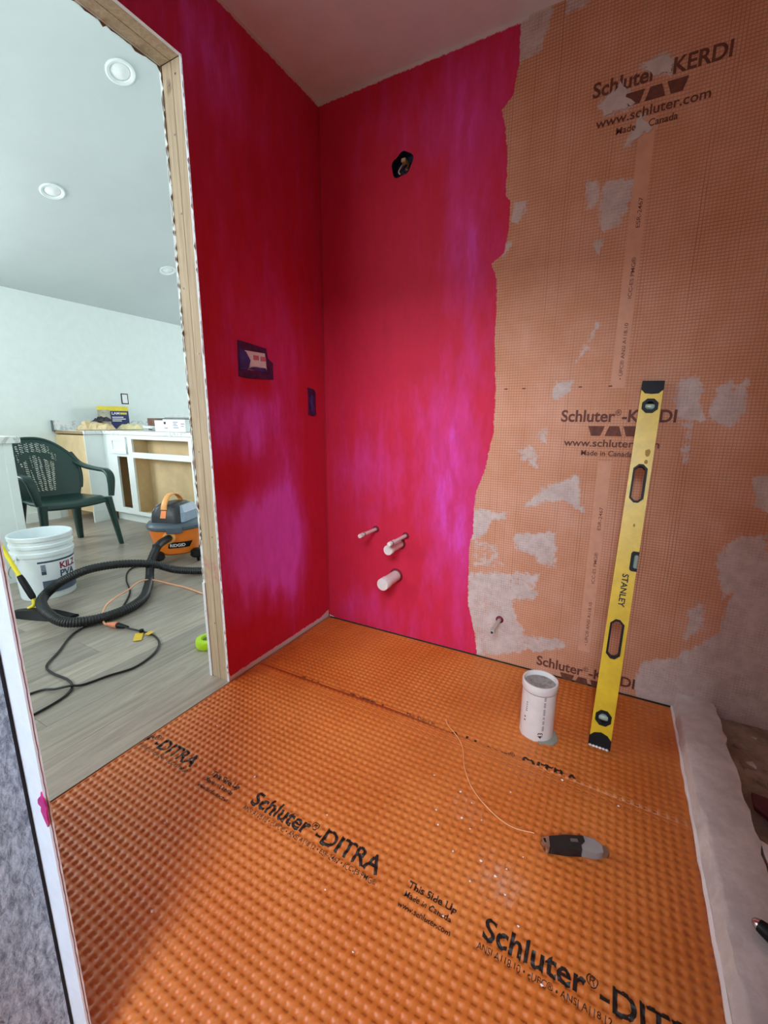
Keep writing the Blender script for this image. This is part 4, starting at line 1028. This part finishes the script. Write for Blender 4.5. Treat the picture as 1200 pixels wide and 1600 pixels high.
cyl_patch('barcode_block', cda-D(9), cda-D(0), .160, .180, rb(.0022), mat('label_navy', '#3b4a5c', .5), bk, 8)
def pail_text(s, a, z, width, h_, col, nm):
    me = text_mesh('lettering', s, width, h_, .03); r = .1515
    deform(me, lambda co: Vector((rb(.0026)(z+co.y)*math.cos(a+co.x/r), rb(.0026)(z+co.y)*math.sin(a+co.x/r), z+co.y)))
    obj('lettering', me, mat(nm, col, .5), bk)
pail_text('KILZ', cda+D(27), .181, .115, .040, '#8c1c3e', 'label_red')
pail_text('PVA', cda+D(26), .132, .10, .040, '#46566c', 'label_blue')
ha = cda-D(62)
hp = [(.162*math.cos(ha+D(8)), .162*math.sin(ha+D(8)), .27), (.172*math.cos(ha+D(2)), .172*math.sin(ha+D(2)), .235), (.178*math.cos(ha-D(8)), .178*math.sin(ha-D(8)), .20), (.176*math.cos(ha-D(18)), .176*math.sin(ha-D(18)), .165), (.175*math.cos(ha-D(8)), .175*math.sin(ha-D(8)), .15)]
obj('wire_handle', MB().tube(spline(hp, 8), .0022, 6), M_STEEL, bk, smooth=1)
obj('handle_ear', MB().lathe([(.014, 0), (.014, .012), (.006, .014)], 14, m=Matrix.Translation((.152*math.cos(ha+D(8)), .152*math.sin(ha+D(8)), .275)) @ Matrix.Rotation(ha+D(8), 4, 'Z') @ Matrix.Rotation(PI/2, 4, 'Y')), M_BUCKET, bk)

# ------------------------------------------------------------------ broom
br = thing('broom', 'yellow handled broom with a wide black head by the pail', 'broom', (-1.37, -.775, 0))
B0 = Vector((-1.37, -.775, 0))
hb = Vector((-1.455, -.762, .050))-B0; hd = (Vector((-1.66, -.805, .382))-B0-hb).normalized(); ht = hb+hd*1.15
obj('handle', MB().tube([hb+hd*.17, hb+hd*.6, ht], .0115, 14), M_YELB, br, smooth=1)
obj('grip_sleeve', MB().tube([hb+hd*.035, hb+hd*.05, hb+hd*.10, hb+hd*.16, hb+hd*.185], lambda i: (.013, .0165, .0175, .0165, .0135)[i], 14), M_BLACK, br, smooth=1)
obj('fork', MB().tube(spline([hb+hd*.05, hb, hb+Vector((.035, .02, -.018))], 6), .010, 10), M_YELB, br, smooth=1)
obj('fork', MB().tube(spline([hb+hd*.05, hb+Vector((-.005, -.012, .0)), hb+Vector((-.02, -.035, -.018))], 6), .010, 10), M_YELB, br, smooth=1)
hdM = Matrix.Rotation(D(20), 4, 'Z')
rings = []
for i, u in enumerate(np.linspace(-1, 1, 15)):
    xx = u*.185; hgt = .040 - .020*u*u; wd = .052 - .012*u*u
    rings.append([hdM @ Vector(p) for p in ((xx, -wd, .0), (xx, wd, .0), (xx, wd*.9, .012), (xx, .02, hgt), (xx, -.02, hgt), (xx, -wd*.9, .012))])
obj('broom_head', MB().loft(rings), M_BLACK, br, smooth=.6)
sc_ = thing('white_scrap', 'small white board scrap standing behind the near wall edge', 'board', (-1.485, -.935, 0), (0, 0, D(75)))
obj('scrap_board', MB().add([(-.10, -.008, 0), (.055, -.008, 0), (.03, -.008, .16), (-.10, -.008, .20), (-.10, .008, 0), (.055, .008, 0), (.03, .008, .16), (-.10, .008, .20)], [(0, 1, 2, 3), (7, 6, 5, 4), (0, 4, 5, 1), (1, 5, 6, 2), (2, 6, 7, 3), (3, 7, 4, 0)]), M_DRYWALL, sc_, bevel=.001)

# ------------------------------------------------------------------ shop vacuum with hose
VX, VY = -1.64, .27; VR = D(52)
va = thing('shop_vacuum', 'orange and grey shop vacuum with a long black hose', 'vacuum', (VX, VY, 0), (0, 0, VR))
def ell(rx, ry, z, n=40, p=2.4):
    out = []
    for i in range(n):
        a = 2*PI*i/n; c, s = math.cos(a), math.sin(a)
        out.append((rx*math.copysign(abs(c)**(2/p), c), ry*math.copysign(abs(s)**(2/p), s), z))
    return out
obj('tub', MB().loft([ell(.125, .125, .060), ell(.150, .148, .075), ell(.165, .162, .14), ell(.185, .182, .23), ell(.190, .187, .268)]), M_VORANGE, va, smooth=.6)
obj('lid', MB().loft([ell(.196, .193, .262), ell(.202, .199, .270), ell(.202, .199, .288), ell(.190, .187, .304), ell(.155, .155, .316)]), M_VGREY, va, smooth=.5)
obj('lid_latch', MB().box((-.06, -.208, .245), (.05, -.190, .292)), M_VGREY, va, bevel=.006)
HEADR = Matrix.Rotation(D(-30), 4, 'Z')
class TM(MB):
    def mesh(s, name):
        s.v = [tuple(HEADR @ Vector(p)) for p in s.v]; return MB.mesh(s, name)
obj('motor_head', TM().loft([ell(.125, .150, .312, 40, 5), ell(.122, .146, .36, 40, 5), ell(.100, .125, .425, 40, 4), ell(.075, .105, .447, 40, 3), ell(.04, .07, .453, 40, 3)]), mat('vac_black', '#26282c', .4), va, smooth=.5)
for sx in (1, -1):
    obj('side_vent', TM().loft([[(sx*.118, -.12, .316), (sx*.140, -.10, .316), (sx*.140, .13, .316), (sx*.118, .14, .316)], [(sx*.112, -.11, .385), (sx*.130, -.08, .385), (sx*.130, .12, .385), (sx*.112, .13, .385)], [(sx*.088, -.07, .437), (sx*.098, -.06, .437), (sx*.098, .10, .437), (sx*.088, .11, .437)]]), M_VLIGHT, va, bevel=.004)
obj('switch_panel', TM().add([(-.022, -.1535, .352), (.022, -.1535, .352), (.020, -.134, .405), (-.020, -.134, .405), (-.022, -.146, .352), (.022, -.146, .352), (.020, -.126, .405), (-.020, -.126, .405)], [(0, 1, 2, 3), (7, 6, 5, 4), (0, 4, 5, 1), (1, 5, 6, 2), (2, 6, 7, 3), (3, 7, 4, 0)]), M_VORANGE, va)
hn = obj('carry_handle', TM().ribbon(spline([(0, -.128, .412), (0, -.118, .452), (0, -.075, .500), (0, -.02, .515), (0, .04, .505), (0, .085, .470), (0, .10, .44)], 6), lambda t: .050-.016*math.sin(t*PI), .016, (1, 0, 0)), mat('light_orange_plastic', '#f0a860', .35), va, smooth=1)
lblq = [(-.06, .128), (.095, .128), (.118, .172), (-.05, .172)]
def tubr(z): return .162+(z-.14)*(.0205/.09) + .0035
mb = MB(); v = []
nn = 14
for i in range(nn+1):
    t = i/nn
    for z, xa, xb in ((.124, -.060, .088), (.170, -.050, .112)):
        x = xa+(xb-xa)*t; r = tubr(z); y = -r*(max(0, 1-(abs(x)/(r+.003))**2.4))**(1/2.4)
        v.append((x, y, z))
mb.add(v, [(2*i, 2*i+2, 2*i+3, 2*i+1) for i in range(nn)]); obj('brand_plate', mb, M_BLACK, va, smooth=1)
me = text_mesh('lettering', 'RIDGID', .105, .024, .03)
def onplate(co):
    x = -.045+co.x; z = .135+co.y; r = tubr(z)+.0022
    return Vector((x, -r*(max(0, 1-(abs(x)/(r+.003))**2.4))**(1/2.4), z))
deform(me, onplate); obj('lettering', me, M_OUT, va)
obj('hose_port', MB().lathe([(.040, 0), (.044, .004), (.044, .016), (.032, .020)], 24, m=Matrix.Translation((-.045, -.170, .212)) @ Matrix.Rotation(PI/2, 4, 'X')), mat('light_orange_plastic', '#f0a860', .35), va, smooth=.6)
for i, (fx, fy) in enumerate(((-.13, -.13), (.13, -.13), (.13, .13), (-.13, .13))):
    ft = obj('caster_foot', MB().loft([ell(.045, .045, .040, 20), ell(.055, .055, .055, 20), ell(.050, .050, .085, 20), ell(.03, .03, .10, 20)]), M_BLACK, va, smooth=.7, loc=(fx*1.08, fy*1.08, 0))
    obj('caster_wheel', MB().lathe([(.006, -.012), (.021, -.010), (.022, 0), (.021, .010), (.006, .012)], 20, m=Matrix.Translation((0, 0, .0222)) @ Matrix.Rotation(PI/2, 4, 'Y')), M_BLACK, ft, smooth=.6)
    obj('wheel_hub', MB().lathe([(.001, -.0135), (.009, -.0130), (.009, .0130), (.001, .0135)], 12, m=Matrix.Translation((0, 0, .0222)) @ Matrix.Rotation(PI/2, 4, 'Y')), M_STEEL, ft)
Rv = Matrix.Rotation(VR, 4, 'Z'); inv = (Matrix.Translation((VX, VY, 0)) @ Rv).inverted()
p0 = (Matrix.Translation((VX, VY, 0)) @ Rv) @ Vector((-.045, -.180, .212)); p1 = (Matrix.Translation((VX, VY, 0)) @ Rv) @ Vector((-.065, -.265, .185))
HP = [tuple(p0), (-1.462, .005, .205), (-1.425, -.055, .180), (-1.385, -.125, .115), (-1.318, -.185, .040), (-1.19, -.285, .030), (-1.065, -.395, .030), (-1.000, -.525, .030), (-1.010, -.675, .030), (-1.075, -.795, .045), (-1.185, -.825, .080), (-1.33, -.790, .090), (-1.435, -.735, .085), (-1.468, -.680, .105), (-1.455, -.612, .143), (-1.425, -.485, .175), (-1.395, -.307, .160), (-1.355, -.125, .110), (-1.28, -.02, .052), (-1.17, .09, .030), (-1.05, .20, .030)]
path = [inv @ p for p in spline(HP, 44)]
nP = len(path)
obj('hose', MB().tube(path, lambda i: (.0265 if (i % 4) < 2 else .0240) if 70 < i < nP-40 else .027, 14), M_RUBBER, va, smooth=.9)

# ------------------------------------------------------------------ cords
def cord(name, label, pts, r, m, z=.006):
    c = Vector((pts[0][0], pts[0][1], 0)); t = thing(name, label, 'cord', c)
    obj('cable', MB().tube(spline([(p[0]-c.x, p[1]-c.y, (p[2] if len(p) > 2 else r+.001)) for p in pts], 8), r, 8), m, t, smooth=1); return t, c
CORDB = [(-1.60, .03), (-1.70, -.04), (-1.66, -.126), (-1.50, -.235), (-1.283, -.344), (-1.10, -.50), (-1.052, -.58), (-1.038, -.679), (-1.003, -.805), (-.875, -.93), (-.79, -1.018), (-.702, -1.036), (-.596, -1.03), (-.53, -1.044), (-.488, -1.083), (-.468, -1.147), (-.45, -1.30), (-.40, -1.45)]
cord('power_cord', 'black power cord running from under the vacuum hose toward the near wall', CORDB, .0048, mat('black_cord', '#141517', .5))
CORDC = [(-.838, -.65, .012), (-.722, -.625), (-.633, -.622), (-.538, -.656), (-.47, -.732), (-.44, -.841), (-.474, -.931), (-.50, -1.018, .006), (-.52, -1.055, .016), (-.56, -1.09, .010), (-.61, -1.127), (-.629, -1.25), (-.62, -1.42)]
t, c = cord('power_cord', 'black power cord looping from the orange connector with a yellow tag', CORDC, .0048, mat('black_cord', '#141517', .5))
def seg(name, parent, c, a, b, r0, r1, m):
    obj(name, MB().tube([Vector(a)-c, (Vector(a)+Vector(b))/2-c, Vector(b)-c], lambda i: (r0, (r0+r1)/2*1.05, r1)[i], 12), m, parent, smooth=.8)
seg('plug', t, c, (-.875, -.656, .016), (-.815, -.640, .013), .015, .007, M_BLACK)
tg = obj('warning_tag', poly2d('warning_tag', [[(-.045, -.018), (.040, -.020), (.045, .018), (-.040, .020)]], .0012, Matrix.Translation(Vector((-.69, -.665, .004))-c) @ Matrix.Rotation(D(-38), 4, 'Z')), mat('yellow_tag', '#d8b430', .5), t)
obj('tag_fold', poly2d('tag_fold', [[(-.014, -.018), (.014, -.018), (.014, .018), (-.014, .018)]], .0012, Matrix.Translation(Vector((-.665, -.622, .011))-c) @ Matrix.Rotation(D(10), 4, 'Z')), mat('yellow_tag', '#d8b430', .5), t)
obj('tag_knot', MB().lathe([(.001, -.012), (.010, -.009), (.012, 0), (.010, .009), (.001, .012)], 12, m=Matrix.Translation(Vector((-.72, -.628, .010))-c)), M_BLACK, t, smooth=1)
CORDO = [(-.70, -.10), (-.847, -.138), (-1.041, -.127), (-1.18, -.135), (-1.26, -.20, .04), (-1.24, -.30, .068), (-1.17, -.42, .066), (-1.12, -.52, .068), (-1.07, -.60, .062), (-1.02, -.652, .03), (-.965, -.672, .010), (-.917, -.666, .014), (-.895, -.660, .016)]
t, c = cord('extension_cord', 'pale orange extension cord draped over the black vacuum hose', CORDO, .0050, mat('peach_cord', '#e2a27c', .5))
seg('connector', t, c, (-.945, -.672, .014), (-.876, -.656, .017), .008, .0175, mat('peach_connector', '#d07f5c', .5))
# lime green tape reel peeking from behind the jamb
gr = thing('green_tape_reel', 'lime green plastic reel peeking from behind the door jamb', 'reel', (-.318, -.552, .0), (0, 0, .4))
obj('shell', MB().lathe([(.030, .0), (.052, .002), (.056, .010), (.056, .034), (.052, .042), (.030, .044), (.022, .030), (.022, .014)], 36, cap=False), mat('lime_plastic', '#a8d018', .35), gr, smooth=.5)
obj('core', MB().lathe([(.001, .006), (.022, .007), (.023, .02), (.022, .036), (.001, .038)], 24), mat('dark_green_core', '#4a6410', .5), gr, smooth=.6)
